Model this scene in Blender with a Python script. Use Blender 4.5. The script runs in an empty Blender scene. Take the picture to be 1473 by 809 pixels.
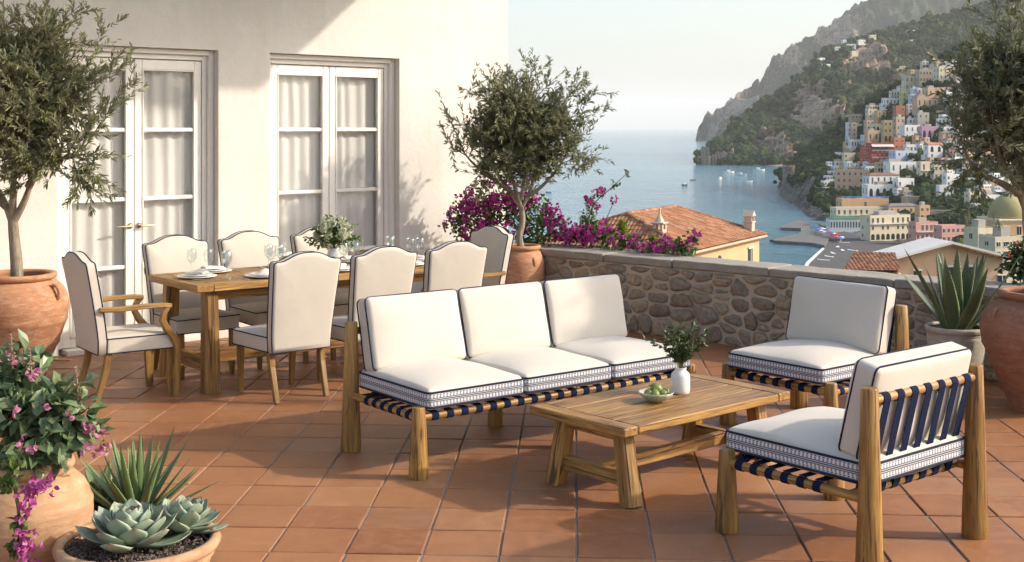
import bpy, math, random
import numpy as np
from mathutils import Vector, Matrix, noise as mnoise

random.seed(7)
rng = np.random.default_rng(11)
PI = math.pi
R = math.radians
C = bpy.context.scene.collection
sc = bpy.context.scene

# ------------------------------------------------------------------ camera, sky, sun, exposure
F, CX, HY, CAMH = 1800.0, 736.5, 183.0, 1.9
cam = bpy.data.cameras.new('camera')
co = bpy.data.objects.new('camera', cam)
C.objects.link(co)
co.location = (0, 0, CAMH)
co.rotation_euler = (R(90), 0, 0)
cam.sensor_width = 36.0
cam.lens = 36.0 * F / 1473.0
cam.shift_y = -(404.5 - HY) / 1473.0
cam.clip_start = 0.1
cam.clip_end = 400000
sc.camera = co

SUN_AZ, SUN_EL = -4.0, 30.0          # degrees, azimuth counted from +X towards +Y
sdir = Vector((math.cos(R(SUN_AZ)) * math.cos(R(SUN_EL)), math.sin(R(SUN_AZ)) * math.cos(R(SUN_EL)), math.sin(R(SUN_EL))))
world = bpy.data.worlds.new('World')
sc.world = world
world.use_nodes = True
wn = world.node_tree
bg = wn.nodes['Background']
sky = wn.nodes.new('ShaderNodeTexSky')
sky.sky_type = 'NISHITA'
sky.sun_disc = False
sky.sun_elevation = R(SUN_EL)
sky.sun_rotation = R(90 - SUN_AZ)
sky.altitude = 60
sky.air_density = 1.0
sky.dust_density = 3.0
sky.ozone_density = 0.45
wn.links.new(sky.outputs[0], bg.inputs[0])
bg.inputs[1].default_value = 0.148
sun = bpy.data.lights.new('sun', 'SUN')
sun.energy = 2.5
sun.angle = R(1.4)
sun.color = (1.0, 0.875, 0.735)
so = bpy.data.objects.new('sun', sun)
C.objects.link(so)
so.rotation_euler = (-sdir).to_track_quat('-Z', 'Y').to_euler()
sc.view_settings.view_transform = 'Standard'
sc.view_settings.look = 'None'
sc.view_settings.gamma = 1
sc.view_settings.use_curve_mapping = False
sc.view_settings.exposure = 0.92
sc.render.engine = 'CYCLES'
sc.cycles.use_denoising = True
sc.cycles.max_bounces = 8
sc.cycles.transparent_max_bounces = 24
sc.cycles.volume_bounces = 3
sc.cycles.sample_clamp_indirect = 8.0
sc.cycles.caustics_reflective = False
sc.cycles.caustics_refractive = False

# ------------------------------------------------------------------ helpers
def at(px, py, Y):
    """the world point at forward distance Y behind pixel (px, py) of the 1473-wide photograph"""
    return Vector(((px - CX) / F * Y, Y, CAMH - (py - HY) / F * Y))

def tag(o, label=None, cat=None, group=None, kind=None):
    if label: o['label'] = label
    if cat: o['category'] = cat
    if group: o['group'] = group
    if kind: o['kind'] = kind
    return o

def thing(name, label, cat, loc=(0, 0, 0), rz=0.0, group=None):
    o = bpy.data.objects.new(name, None)
    C.objects.link(o)
    o.location = loc
    o.rotation_euler = (0, 0, rz)
    o.empty_display_size = 0.1
    return tag(o, label, cat, group)

def dup(o, parent=None):
    """a thing with its parts and their sub-parts, sharing mesh data"""
    c = o.copy()
    C.objects.link(c)
    if parent: c.parent = parent
    for ch in list(o.children):
        dup(ch, c)
    return c

def place(o, loc, rz=0.0, label=None, scale=None):
    o.location = loc
    o.rotation_euler = (0, 0, rz)
    if label: o['label'] = label
    if scale: o.scale = (scale, scale, scale)
    return o

def nrm(v):
    v = np.asarray(v, float)
    return v / max(1e-12, np.linalg.norm(v))

class MB:
    """collects geometry and links it as ONE mesh object"""
    def __init__(s):
        s.v, s.g, s.loops, s.tot, s.mi, s.n = [], [], [], [], [], 0
    def add(s, v, faces, mat=0, grain=None):
        v = np.asarray(v, float).reshape(-1, 3)
        s.v.append(v)
        s.g.append(v * 1.0 if grain is None else np.asarray(grain, float))
        if isinstance(faces, np.ndarray):
            s.loops.append((faces + s.n).ravel())
            s.tot.append(np.full(len(faces), faces.shape[1]))
            s.mi.append(np.full(len(faces), mat))
        else:
            for f in faces:
                s.loops.append(np.array(f) + s.n)
            s.tot.append(np.array([len(f) for f in faces], int))
            s.mi.append(np.full(len(faces), mat))
        s.n += len(v)
        return s
    def mesh(s, name, mats, smooth=False):
        me = bpy.data.meshes.new(name)
        v = np.concatenate(s.v); lp = np.concatenate(s.loops).astype(np.int32); tt = np.concatenate(s.tot).astype(np.int32)
        me.vertices.add(len(v)); me.vertices.foreach_set('co', v.astype(np.float32).ravel())
        me.loops.add(len(lp)); me.loops.foreach_set('vertex_index', lp)
        me.polygons.add(len(tt))
        me.polygons.foreach_set('loop_start', np.concatenate([[0], np.cumsum(tt)[:-1]]).astype(np.int32))
        me.polygons.foreach_set('loop_total', tt)
        me.polygons.foreach_set('material_index', np.concatenate(s.mi).astype(np.int32))
        me.polygons.foreach_set('use_smooth', np.full(len(tt), bool(smooth)))
        a = me.attributes.new('grain', 'FLOAT_VECTOR', 'POINT')
        a.data.foreach_set('vector', np.concatenate(s.g).astype(np.float32).ravel())
        for m in (mats if isinstance(mats, (list, tuple)) else [mats]):
            me.materials.append(m)
        me.update(calc_edges=True)
        me.validate()
        return me
    def build(s, name, mats, parent=None, smooth=False, label=None):
        o = bpy.data.objects.new(name, s.mesh(name, mats, smooth))
        C.objects.link(o)
        if parent: o.parent = parent
        if label: o['label'] = label
        return o

def frame(d, up=(0, 0, 1)):
    d = nrm(d)
    up = np.asarray(up, float)
    if abs(np.dot(d, nrm(up))) > 0.98: up = np.array([1.0, 0, 0]) if abs(d[0]) < .9 else np.array([0, 1.0, 0])
    s = nrm(np.cross(d, up)); u = np.cross(s, d)
    return d, s, u

_BF = None
def box(mb, c, size, b=0.004, M3=None, mat=0, gaxis=None, goff=None):
    """chamfered box; grain runs along its longest side"""
    global _BF
    h = np.asarray(size, float) / 2
    b = min(b, h.min() * .49)
    vs, idx = [], {}
    for sx in (-1, 1):
        for sy in (-1, 1):
            for sz in (-1, 1):
                for ax in range(3):
                    p = np.array([sx, sy, sz]) * h
                    for k in range(3):
                        if k != ax: p[k] -= np.sign(p[k]) * b
                    idx[(sx, sy, sz, ax)] = len(vs)
                    vs.append(p)
    vs = np.array(vs)
    if _BF is None:
        fs = []
        sg = (-1, 1)
        for ax in range(3):
            o1, o2 = (ax + 1) % 3, (ax + 2) % 3
            for s in sg:
                q = []
                for a, bb in ((-1, -1), (1, -1), (1, 1), (-1, 1)):
                    t = [0, 0, 0]; t[ax] = s; t[o1] = a; t[o2] = bb
                    q.append(idx[(*t, ax)])
                fs.append(q if s > 0 else q[::-1])
        for ax in range(3):
            o1, o2 = (ax + 1) % 3, (ax + 2) % 3
            for s1 in sg:
                for s2 in sg:
                    t0 = [0, 0, 0]; t1 = [0, 0, 0]
                    t0[ax], t1[ax] = -1, 1
                    for t in (t0, t1): t[o1] = s1; t[o2] = s2
                    q = [idx[(*t0, o1)], idx[(*t1, o1)], idx[(*t1, o2)], idx[(*t0, o2)]]
                    fs.append(q if s1 * s2 < 0 else q[::-1])
        for sx in sg:
            for sy in sg:
                for sz in sg:
                    q = [idx[(sx, sy, sz, k)] for k in range(3)]
                    fs.append(q if sx * sy * sz > 0 else q[::-1])
        _BF = fs
    k = int(np.argmax(h)) if gaxis is None else gaxis
    order = [k, (k + 1) % 3, (k + 2) % 3]
    g = vs[:, order] + (rng.uniform(-20, 20, 3) if goff is None else goff)
    if M3 is not None: vs = vs @ np.asarray(M3).T
    mb.add(vs + np.asarray(c, float), _BF, mat, g)

def beam(mb, p0, p1, w, h, up=(0, 0, 1), b=0.004, mat=0):
    p0, p1 = np.asarray(p0, float), np.asarray(p1, float)
    d, s, u = frame(p1 - p0, up)
    box(mb, (p0 + p1) / 2, (np.linalg.norm(p1 - p0), w, h), b, np.stack([d, s, u], 1), mat, 0)

def taper_leg(mb, p0, p1, w0, w1, up=(0, 1, 0), mat=0, b=.15):
    """square leg with chamfered corners, tapering from w0 at p0 to w1 at p1; w may be (a, b)"""
    p0, p1 = np.asarray(p0, float), np.asarray(p1, float)
    pts = [p0 + (p1 - p0) * t for t in (0, .33, .66, 1)]
    loft_legs(mb, pts, [w0 + (w1 - w0) * t for t in (0, .33, .66, 1)], up, mat, b)

def loft_legs(mb, pts, ws, up=(0, 1, 0), mat=0, b=.15):
    pts = [np.asarray(p, float) for p in pts]
    vs, gs, fs = [], [], []
    go = rng.uniform(-20, 20, 3)
    L = 0
    for i, p in enumerate(pts):
        d = nrm(pts[min(i + 1, len(pts) - 1)] - pts[max(i - 1, 0)])
        d, s, u = frame(d, up)
        if i: L += np.linalg.norm(p - pts[i - 1])
        w = ws[i]
        wa, wb = (w, w) if np.isscalar(w) else w
        a, c = wa / 2, wb / 2
        ba = min(a, c) * b * 2
        for x, y in ((a - ba, -c), (a, -c + ba), (a, c - ba), (a - ba, c), (-a + ba, c), (-a, c - ba), (-a, -c + ba), (-a + ba, -c)):
            vs.append(p + s * x + u * y); gs.append(np.array([L, x, y]) + go)
    n = len(pts)
    for i in range(n - 1):
        for k in range(8):
            fs.append([i * 8 + k, i * 8 + (k + 1) % 8, (i + 1) * 8 + (k + 1) % 8, (i + 1) * 8 + k])
    fs.append(list(range(7, -1, -1))); fs.append([(n - 1) * 8 + k for k in range(8)])
    mb.add(vs, [f[::-1] for f in fs], mat, gs)

def tube(mb, pts, rad, n=10, mat=0, closed=False, cap=True, lump=0.0, flat=1.0, up=(0, 0, 1)):
    pts = np.asarray(pts, float)
    m = len(pts)
    rad = np.broadcast_to(np.asarray(rad, float), (m,))
    if closed: T = np.roll(pts, -1, 0) - np.roll(pts, 1, 0)
    else: T = np.gradient(pts, axis=0)
    T /= np.maximum(1e-12, np.linalg.norm(T, axis=1))[:, None]
    d, s, u = frame(T[0], up)
    S = [s]
    for i in range(1, m):
        v = S[-1] - T[i] * np.dot(S[-1], T[i])
        S.append(nrm(v))
    S = np.array(S); U = np.cross(S, T)
    th = np.arange(n) * 2 * PI / n
    go = rng.uniform(-20, 20, 3)
    Ls = np.concatenate([[0], np.cumsum(np.linalg.norm(np.diff(pts, axis=0), axis=1))])
    rr = rad[:, None] * np.ones(n)[None]
    if lump:
        prof = 1 + lump * np.array([mnoise.noise(Vector((math.cos(t) * 1.6 + go[0], math.sin(t) * 1.6, go[1]))) for t in th])
        wig = 1 + lump * .5 * np.array([[mnoise.noise(Vector((math.cos(t) * 1.3, math.sin(t) * 1.3, L * 6 + go[2]))) for t in th] for L in Ls])
        rr = rr * prof[None] * wig
    v = pts[:, None] + S[:, None] * (rr * np.cos(th))[..., None] + U[:, None] * (rr * np.sin(th) * flat)[..., None]
    g = np.stack([np.repeat(Ls[:, None], n, 1), rr * np.cos(th), rr * np.sin(th)], -1) + go
    i0 = np.arange(m if closed else m - 1)
    k = np.arange(n)
    I, K = np.meshgrid(i0, k, indexing='ij')
    a = I * n + K; b = I * n + (K + 1) % n; I2 = (I + 1) % m
    f = np.stack([a, b, I2 * n + (K + 1) % n, I2 * n + K], -1).reshape(-1, 4)
    mb.add(v.reshape(-1, 3), f, mat, g.reshape(-1, 3))
    if cap and not closed:
        mb.add(v[0], [list(range(n - 1, -1, -1))], mat, g[0]); mb.add(v[-1], [list(range(n))], mat, g[-1])

def lathe(mb, prof, n=32, c=(0, 0, 0), mat=0, lump=0.0, seed=0.0):
    prof = np.asarray(prof, float)
    m = len(prof)
    th = np.arange(n) * 2 * PI / n
    r = prof[:, 0][:, None] * np.ones(n)
    if lump:
        r = r * (1 + lump * np.array([[mnoise.noise(Vector((math.cos(t) * 1.2, math.sin(t) * 1.2, p[1] * 4 + seed))) for t in th] for p in prof]))
    v = np.stack([r * np.cos(th), r * np.sin(th), prof[:, 1][:, None] * np.ones(n)], -1) + np.asarray(c, float)
    I, K = np.meshgrid(np.arange(m - 1), np.arange(n), indexing='ij')
    f = np.stack([I * n + K, I * n + (K + 1) % n, (I + 1) * n + (K + 1) % n, (I + 1) * n + K], -1).reshape(-1, 4)
    mb.add(v.reshape(-1, 3), f, mat)
    if prof[0, 0] > 1e-4: mb.add(v[0], [list(range(n - 1, -1, -1))], mat)

def rr_path(w, d, r, n=6):
    """rounded rectangle outline, counter-clockwise"""
    out = []
    for cx, cy, a0 in ((w / 2 - r, -d / 2 + r, -90), (w / 2 - r, d / 2 - r, 0), (-w / 2 + r, d / 2 - r, 90), (-w / 2 + r, -d / 2 + r, 180)):
        for i in range(n + 1):
            a = R(a0 + 90 * i / n)
            out.append((cx + r * math.cos(a), cy + r * math.sin(a)))
    # extra points along the long sides so they can sag
    res = []
    for i, p in enumerate(out):
        q = out[(i + 1) % len(out)]
        res.append(p)
        L = math.dist(p, q)
        k = int(L / .06)
        for j in range(1, k):
            res.append((p[0] + (q[0] - p[0]) * j / k, p[1] + (q[1] - p[1]) * j / k))
    return np.array(res)

def rbox(mb, w, d, h, r, n=12, crown=0.0, crownb=0.0, M=None, mat=0, wob=0.0, seed=0.0, edge=0.0):
    """padded rounded box centred on the origin: cushion body"""
    hs = np.array([w, d, h]) / 2
    r = min(r, hs.min() * .98)
    allv, allf = [], []
    cnt = 0
    def coords(half):
        k = np.array([0, .25, .5, .75, 1.0])
        lo = -half + r * (1 - np.cos(k * PI / 2)) if False else -half + r * k
        mid = np.linspace(-half + r, half - r, n)
        return np.unique(np.round(np.concatenate([lo, mid, -lo]), 6))
    cs = [coords(x) for x in hs]
    for ax in range(3):
        o1, o2 = (ax + 1) % 3, (ax + 2) % 3
        A, B = np.meshgrid(cs[o1], cs[o2], indexing='ij')
        for s in (-1, 1):
            P = np.zeros(A.shape + (3,))
            P[..., ax] = s * hs[ax]; P[..., o1] = A; P[..., o2] = B
            na, nb = A.shape
            I, J = np.meshgrid(np.arange(na - 1), np.arange(nb - 1), indexing='ij')
            f = np.stack([I * nb + J, (I + 1) * nb + J, (I + 1) * nb + J + 1, I * nb + J + 1], -1).reshape(-1, 4)
            if s < 0: f = f[:, ::-1]
            allv.append(P.reshape(-1, 3)); allf.append(f + cnt); cnt += na * nb
    V = np.concatenate(allv); Fc = np.concatenate(allf)
    cl = np.clip(V, -(hs - r), hs - r)
    dlt = V - cl
    L = np.linalg.norm(dlt, axis=1)
    q = np.where(L[:, None] > 1e-9, dlt / np.maximum(L, 1e-9)[:, None] * r, 0)
    V2 = cl + q
    a, b = V2[:, 0] / hs[0], V2[:, 1] / hs[1]
    bump = (1 - np.abs(a) ** 2.6).clip(0) ** .8 * (1 - np.abs(b) ** 2.6).clip(0) ** .8
    V2[:, 2] += np.where(V2[:, 2] > 0, crown * bump, -crownb * bump) * np.minimum(1, np.abs(V2[:, 2]) / (h * .35))
    if wob:
        V2[:, 2] += wob * np.array([mnoise.noise(Vector((p[0] * 3.5 + seed, p[1] * 3.5, p[2] * 2))) for p in V2])
        V2[:, 0] += wob * .5 * np.array([mnoise.noise(Vector((p[1] * 4 + seed, p[2] * 4, 3.3))) for p in V2])
    # weld duplicates so smooth shading is continuous
    key = np.round(V2 * 20000).astype(np.int64)
    _, inv0, inv = np.unique(key, axis=0, return_index=True, return_inverse=True)
    V2 = V2[inv0]; Fc = inv.reshape(-1)[Fc]
    if M is not None:
        V2 = V2 @ np.array(M.to_3x3()).T + np.array(M.translation)
    mb.add(V2, Fc, mat)

LEAF = {
    # x along the leaf, y across, z up
    'lance': (np.array([(0, 0, 0), (.3, .5, .08), (.3, -.5, .08), (.68, .42, .05), (.68, -.42, .05), (1, 0, -.06), (.3, 0, 0), (.68, 0, 0)]),
              [(0, 6, 1), (0, 2, 6), (6, 7, 3, 1), (2, 4, 7, 6), (7, 5, 3), (4, 5, 7)]),
    'oval': (np.array([(0, 0, 0), (.25, .42, .10), (.25, -.42, .10), (.6, .5, .06), (.6, -.5, .06), (1, 0, -.12), (.25, 0, 0), (.6, 0, 0)]),
             [(0, 6, 1), (0, 2, 6), (6, 7, 3, 1), (2, 4, 7, 6), (7, 5, 3), (4, 5, 7)]),
}
def leaves(mb, P, D, Nn, L, W, kind='lance', mat=0):
    """many small leaves at once"""
    tv, tf = LEAF[kind]
    P = np.asarray(P, float); n = len(P)
    D = D / np.maximum(1e-9, np.linalg.norm(D, axis=1))[:, None]
    S = np.cross(Nn, D); S /= np.maximum(1e-9, np.linalg.norm(S, axis=1))[:, None]
    U = np.cross(D, S)
    L = np.broadcast_to(L, (n,)); W = np.broadcast_to(W, (n,))
    v = P[:, None] + D[:, None] * (tv[:, 0][None] * L[:, None])[..., None] + S[:, None] * (tv[:, 1][None] * W[:, None])[..., None] + U[:, None] * (tv[:, 2][None] * L[:, None])[..., None]
    m = len(tv)
    base = (np.arange(n) * m)[:, None, None]
    tri = np.array([f for f in tf if len(f) == 3]); quad = np.array([f for f in tf if len(f) == 4])
    mb.add(v.reshape(-1, 3), (tri[None] + base).reshape(-1, 3), mat)
    k0 = mb.n - n * m
    mb.loops.append(((quad[None] + base).reshape(-1, 4) + k0).ravel()); mb.tot.append(np.full(n * len(quad), 4)); mb.mi.append(np.full(n * len(quad), mat))

def blade(mb, pts, wid, thick, up, channel=.5, mat=0):
    """thick succulent leaf along pts, concave on its upper side"""
    pts = np.asarray(pts, float); m = len(pts)
    T = np.gradient(pts, axis=0); T /= np.linalg.norm(T, axis=1)[:, None]
    S = np.cross(T, np.asarray(up, float)); S /= np.maximum(1e-9, np.linalg.norm(S, axis=1))[:, None]
    U = np.cross(S, T)
    cs = np.array([(-1, .25), (-.75, -.45), (-.3, -1), (.3, -1), (.75, -.45), (1, .25), (.5, .25 - channel * .5), (0, .25 - channel), (-.5, .25 - channel * .5)])
    k = len(cs)
    v = pts[:, None] + S[:, None] * (cs[:, 0][None] * np.asarray(wid)[:, None])[..., None] + U[:, None] * (cs[:, 1][None] * np.asarray(thick)[:, None])[..., None]
    t = np.linspace(0, 1, m)
    g = np.stack([np.repeat(t[:, None], k, 1), np.tile(np.abs(cs[:, 0]), (m, 1)), np.full((m, k), rng.uniform())], -1)
    I, K = np.meshgrid(np.arange(m - 1), np.arange(k), indexing='ij')
    f = np.stack([I * k + K, I * k + (K + 1) % k, (I + 1) * k + (K + 1) % k, (I + 1) * k + K], -1).reshape(-1, 4)
    mb.add(v.reshape(-1, 3), f, mat, g.reshape(-1, 3))

def bez(p0, p1, p2, n=8):
    t = np.linspace(0, 1, n)[:, None]
    return (1 - t) ** 2 * np.asarray(p0, float) + 2 * t * (1 - t) * np.asarray(p1, float) + t * t * np.asarray(p2, float)

def fbm(x, y, z, o=5):
    return mnoise.fractal(Vector((x, y, z)), 1.0, 2.0, o)

def interp(x, xs, ys):
    return float(np.interp(x, xs, ys))
# ------------------------------------------------------------------ materials
def nmat(name):
    m = bpy.data.materials.new(name)
    m.use_nodes = True
    nt = m.node_tree
    return m, nt, nt.nodes['Principled BSDF']

def nd(nt, typ, props=None, **ins):
    n = nt.nodes.new('ShaderNode' + typ)
    for k, v in (props or {}).items(): setattr(n, k, v)
    for k, v in ins.items():
        key = int(k[1:]) if k[0] == '_' else k.replace('__', ' ')
        s = n.inputs[key]
        if isinstance(v, bpy.types.NodeSocket): nt.links.new(v, s)
        else: s.default_value = v
    return n

def rgb(c): return (c[0], c[1], c[2], 1.0)

def mixc(nt, fac, a, b, blend='MIX'):
    n = nt.nodes.new('ShaderNodeMix'); n.data_type = 'RGBA'; n.blend_type = blend
    for i, v in ((0, fac), (6, a), (7, b)):
        if isinstance(v, bpy.types.NodeSocket): nt.links.new(v, n.inputs[i])
        else: n.inputs[i].default_value = v if i == 0 else rgb(v)
    return n.outputs[2]

def ramp(nt, fac, stops):
    n = nt.nodes.new('ShaderNodeValToRGB')
    e = n.color_ramp.elements
    while len(e) < len(stops): e.new(.5)
    for k, (p, c) in enumerate(stops):
        e[k].position = p; e[k].color = rgb(c) if not np.isscalar(c) else (c, c, c, 1)
    nt.links.new(fac, n.inputs[0])
    return n.outputs[0]

def mth(nt, op, a, b=0.0, c=0.0):
    n = nt.nodes.new('ShaderNodeMath'); n.operation = op
    for i, v in enumerate((a, b, c)):
        if isinstance(v, bpy.types.NodeSocket): nt.links.new(v, n.inputs[i])
        else: n.inputs[i].default_value = v
    return n.outputs[0]

def noise_t(nt, vec, scale, detail=4, rough=.55, dist=0.0):
    n = nd(nt, 'TexNoise', None, Scale=scale, Detail=detail, Roughness=rough, Distortion=dist)
    if vec is not None: nt.links.new(vec, n.inputs['Vector'])
    return n.outputs[0]

def mapping(nt, vec, scale=(1, 1, 1), loc=(0, 0, 0), rot=(0, 0, 0)):
    n = nd(nt, 'Mapping', None, Scale=scale, Location=loc, Rotation=rot)
    nt.links.new(vec, n.inputs['Vector'])
    return n.outputs[0]

def coord(nt, kind='Object'):
    return nd(nt, 'TexCoord').outputs[kind]

def attr(nt, name='grain'):
    return nd(nt, 'Attribute', {'attribute_name': name}).outputs['Vector']

def island(nt):
    return nd(nt, 'NewGeometry').outputs['Random Per Island']

def bump(nt, b, h, strength=.3, dist=.01, prev=None):
    n = nd(nt, 'Bump', None, Strength=strength, Distance=dist, Height=h)
    if prev is not None: nt.links.new(prev, n.inputs['Normal'])
    nt.links.new(n.outputs[0], b.inputs['Normal'])
    return n.outputs[0]

def setp(b, **k):
    for a, v in k.items():
        s = b.inputs[a.replace('__', ' ')]
        if isinstance(v, bpy.types.NodeSocket): b.id_data.links.new(v, s)
        else: s.default_value = v

M = {}

def m_plain(name, col, rough=.6, metal=0.0, nscale=None, namp=.12, bs=None):
    m, nt, b = nmat(name)
    setp(b, Base__Color=rgb(col), Roughness=rough, Metallic=metal)
    if nscale:
        n = noise_t(nt, coord(nt), nscale, 5)
        c = mixc(nt, n, tuple(x * (1 - namp * 2) for x in col), tuple(min(1, x * (1 + namp)) for x in col))
        setp(b, Base__Color=c)
        if bs: bump(nt, b, n, bs, .01)
    if name.startswith('navy'): b.inputs['Specular IOR Level'].default_value = .15
    M[name] = m
    return m

def m_plaster():
    m, nt, b = nmat('white_plaster')
    co_ = coord(nt)
    n1 = noise_t(nt, co_, 1.1, 5, .6, .4); n2 = noise_t(nt, co_, 9, 6, .65); n3 = noise_t(nt, co_, 60, 4, .6)
    c = mixc(nt, ramp(nt, n1, [(.3, (.66, .63, .57)), (.7, (.77, .745, .69))]), (.74, .71, .66), (.74, .71, .66))
    c = mixc(nt, ramp(nt, n1, [(.35, 0), (.68, 1)]), (.60, .58, .54), (.665, .65, .615))
    c = mixc(nt, mth(nt, 'MULTIPLY', ramp(nt, n2, [(.5, 0), (.75, 1)]), .35), c, (.55, .515, .455))
    streak = noise_t(nt, mapping(nt, co_, (2.2, 2.2, .25)), 1.5, 5)
    c = mixc(nt, mth(nt, 'MULTIPLY', ramp(nt, streak, [(.52, 0), (.8, 1)]), .45), c, (.52, .485, .42))
    setp(b, Base__Color=c, Roughness=.88)
    h = mth(nt, 'ADD', mth(nt, 'ADD', mth(nt, 'MULTIPLY', n2, 1.0), mth(nt, 'MULTIPLY', n3, .35)), noise_t(nt, co_, 3.2, 4, .6, .8))
    p = bump(nt, b, h, .4, .012)
    M['plaster'] = m
m_plaster()

def m_tile():
    m, nt, b = nmat('terracotta_tile')
    co_ = coord(nt); r = island(nt)
    n1 = noise_t(nt, co_, 2.2, 6, .62, .6); n2 = noise_t(nt, co_, 16, 5, .6); n3 = noise_t(nt, co_, 130, 3, .6)
    base = ramp(nt, r, [(0, (.28, .125, .062)), (.25, (.41, .215, .11)), (.5, (.345, .165, .078)), (.75, (.48, .275, .15)), (1, (.30, .165, .10))])
    c = mixc(nt, ramp(nt, n1, [(.34, 0), (.72, .7)]), base, (.25, .11, .058))
    c = mixc(nt, ramp(nt, n2, [(.46, 0), (.78, .55)]), c, (.47, .26, .145))
    c = mixc(nt, ramp(nt, noise_t(nt, co_, 1.1, 5, .7), [(.55, 0), (.72, .28)]), c, (.40, .27, .18))
    c = mixc(nt, 1.0, c, (.84, .745, .63), 'MULTIPLY')
    spots = nd(nt, 'TexVoronoi', None, Scale=23.0, Vector=co_).outputs['Distance']
    c = mixc(nt, ramp(nt, spots, [(.03, .55), (.10, 0)]), c, (.14, .06, .035))
    setp(b, Base__Color=c, Roughness=ramp(nt, n2, [(.3, .42), (.75, .66)]))
    b.inputs['Specular IOR Level'].default_value = .4
    h = mth(nt, 'ADD', mth(nt, 'MULTIPLY', n1, 1.2), mth(nt, 'ADD', mth(nt, 'MULTIPLY', n2, .6), mth(nt, 'MULTIPLY', n3, .12)))
    bump(nt, b, h, .35, .008)
    M['tile'] = m
m_tile()
m_plain('grout', (.26, .21, .17), .95, 0, 30, .25, .4)
m_plain('soil', (.05, .035, .025), .95, 0, 60, .4, .8)
m_plain('pebbles', (.16, .12, .10), .9, 0, 20, .4, .3)

def m_wood(name, light, dark, crack=.5, rough=.5, bscale=1.0):
    m, nt, b = nmat(name)
    g = attr(nt)
    s1 = noise_t(nt, mapping(nt, g, (1.3, 16, 16)), 2.0, 6, .62, .5)
    s2 = noise_t(nt, mapping(nt, g, (3.0, 60, 60)), 2.0, 5, .6, .2)
    big = noise_t(nt, mapping(nt, g, (1.0, 3.5, 3.5)), 1.3, 3)
    c = mixc(nt, ramp(nt, s1, [(.38, 0), (.62, 1)]), dark, light)
    c = mixc(nt, ramp(nt, big, [(.38, .5), (.58, 0)]), c, tuple(x * .7 for x in dark))
    c = mixc(nt, ramp(nt, s2, [(.36, .5), (.52, 0)]), c, tuple(x * .5 for x in dark))
    ck = noise_t(nt, mapping(nt, g, (2.0, 46, 46)), 1.0, 3, .55, .9)
    ckm = ramp(nt, ck, [(.385, 1), (.44, 0)])
    c = mixc(nt, mth(nt, 'MULTIPLY', ckm, crack), c, (.075, .035, .014))
    rnd = nd(nt, 'ObjectInfo').outputs['Random']
    c = mixc(nt, mth(nt, 'MULTIPLY', rnd, .75), c, mixc(nt, 1.0, c, (.70, .62, .54), 'MULTIPLY'))
    setp(b, Base__Color=c, Roughness=rough)
    h = mth(nt, 'SUBTRACT', mth(nt, 'ADD', mth(nt, 'MULTIPLY', s1, .6), mth(nt, 'MULTIPLY', s2, .3)), mth(nt, 'MULTIPLY', ckm, crack))
    bump(nt, b, h, .55 * bscale, .006)
    M[name] = m
m_wood('table_wood', (.50, .295, .085), (.27, .135, .033), .8, .5)
m_wood('coffee_wood', (.55, .345, .11), (.31, .16, .043), .9, .5)
m_wood('log_wood', (.54, .335, .095), (.30, .155, .036), .8, .5)
m_wood('chair_wood', (.44, .27, .085), (.27, .15, .040), .3, .45, .5)

def m_fabric(name, col, scale=420, rough=.92):
    m, nt, b = nmat(name)
    co_ = coord(nt)
    n1 = noise_t(nt, co_, 5, 4, .6)
    wx = nd(nt, 'TexWave', {'bands_direction': 'X'}, Scale=scale / 6.0, Distortion=2.0, Detail=2.0, Vector=co_).outputs[1]
    wz = nd(nt, 'TexWave', {'bands_direction': 'Z'}, Scale=scale / 6.0, Distortion=2.0, Detail=2.0, Vector=co_).outputs[1]
    c = mixc(nt, n1, tuple(x * .93 for x in col), tuple(min(1, x * 1.03) for x in col))
    n4 = noise_t(nt, co_, 150, 3, .7)
    c = mixc(nt, mth(nt, 'MULTIPLY', n4, .25), c, tuple(x * .72 for x in col))
    setp(b, Base__Color=c, Roughness=rough)
    b.inputs['Sheen Weight'].default_value = .15
    h = mth(nt, 'ADD', mth(nt, 'MULTIPLY', wx, .5), mth(nt, 'MULTIPLY', wz, .5))
    p = bump(nt, b, h, .12, .002)
    bump(nt, b, noise_t(nt, co_, 6, 3, .5, .4), .16, .02, p)
    M[name] = m
m_fabric('cushion_fabric', (.585, .545, .475))
m_fabric('chair_fabric', (.555, .512, .44))
m_plain('navy', (.009, .016, .05), .95, 0, 60, .3, .2)
m_plain('navy_pipe', (.02, .026, .05), .75)

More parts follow.
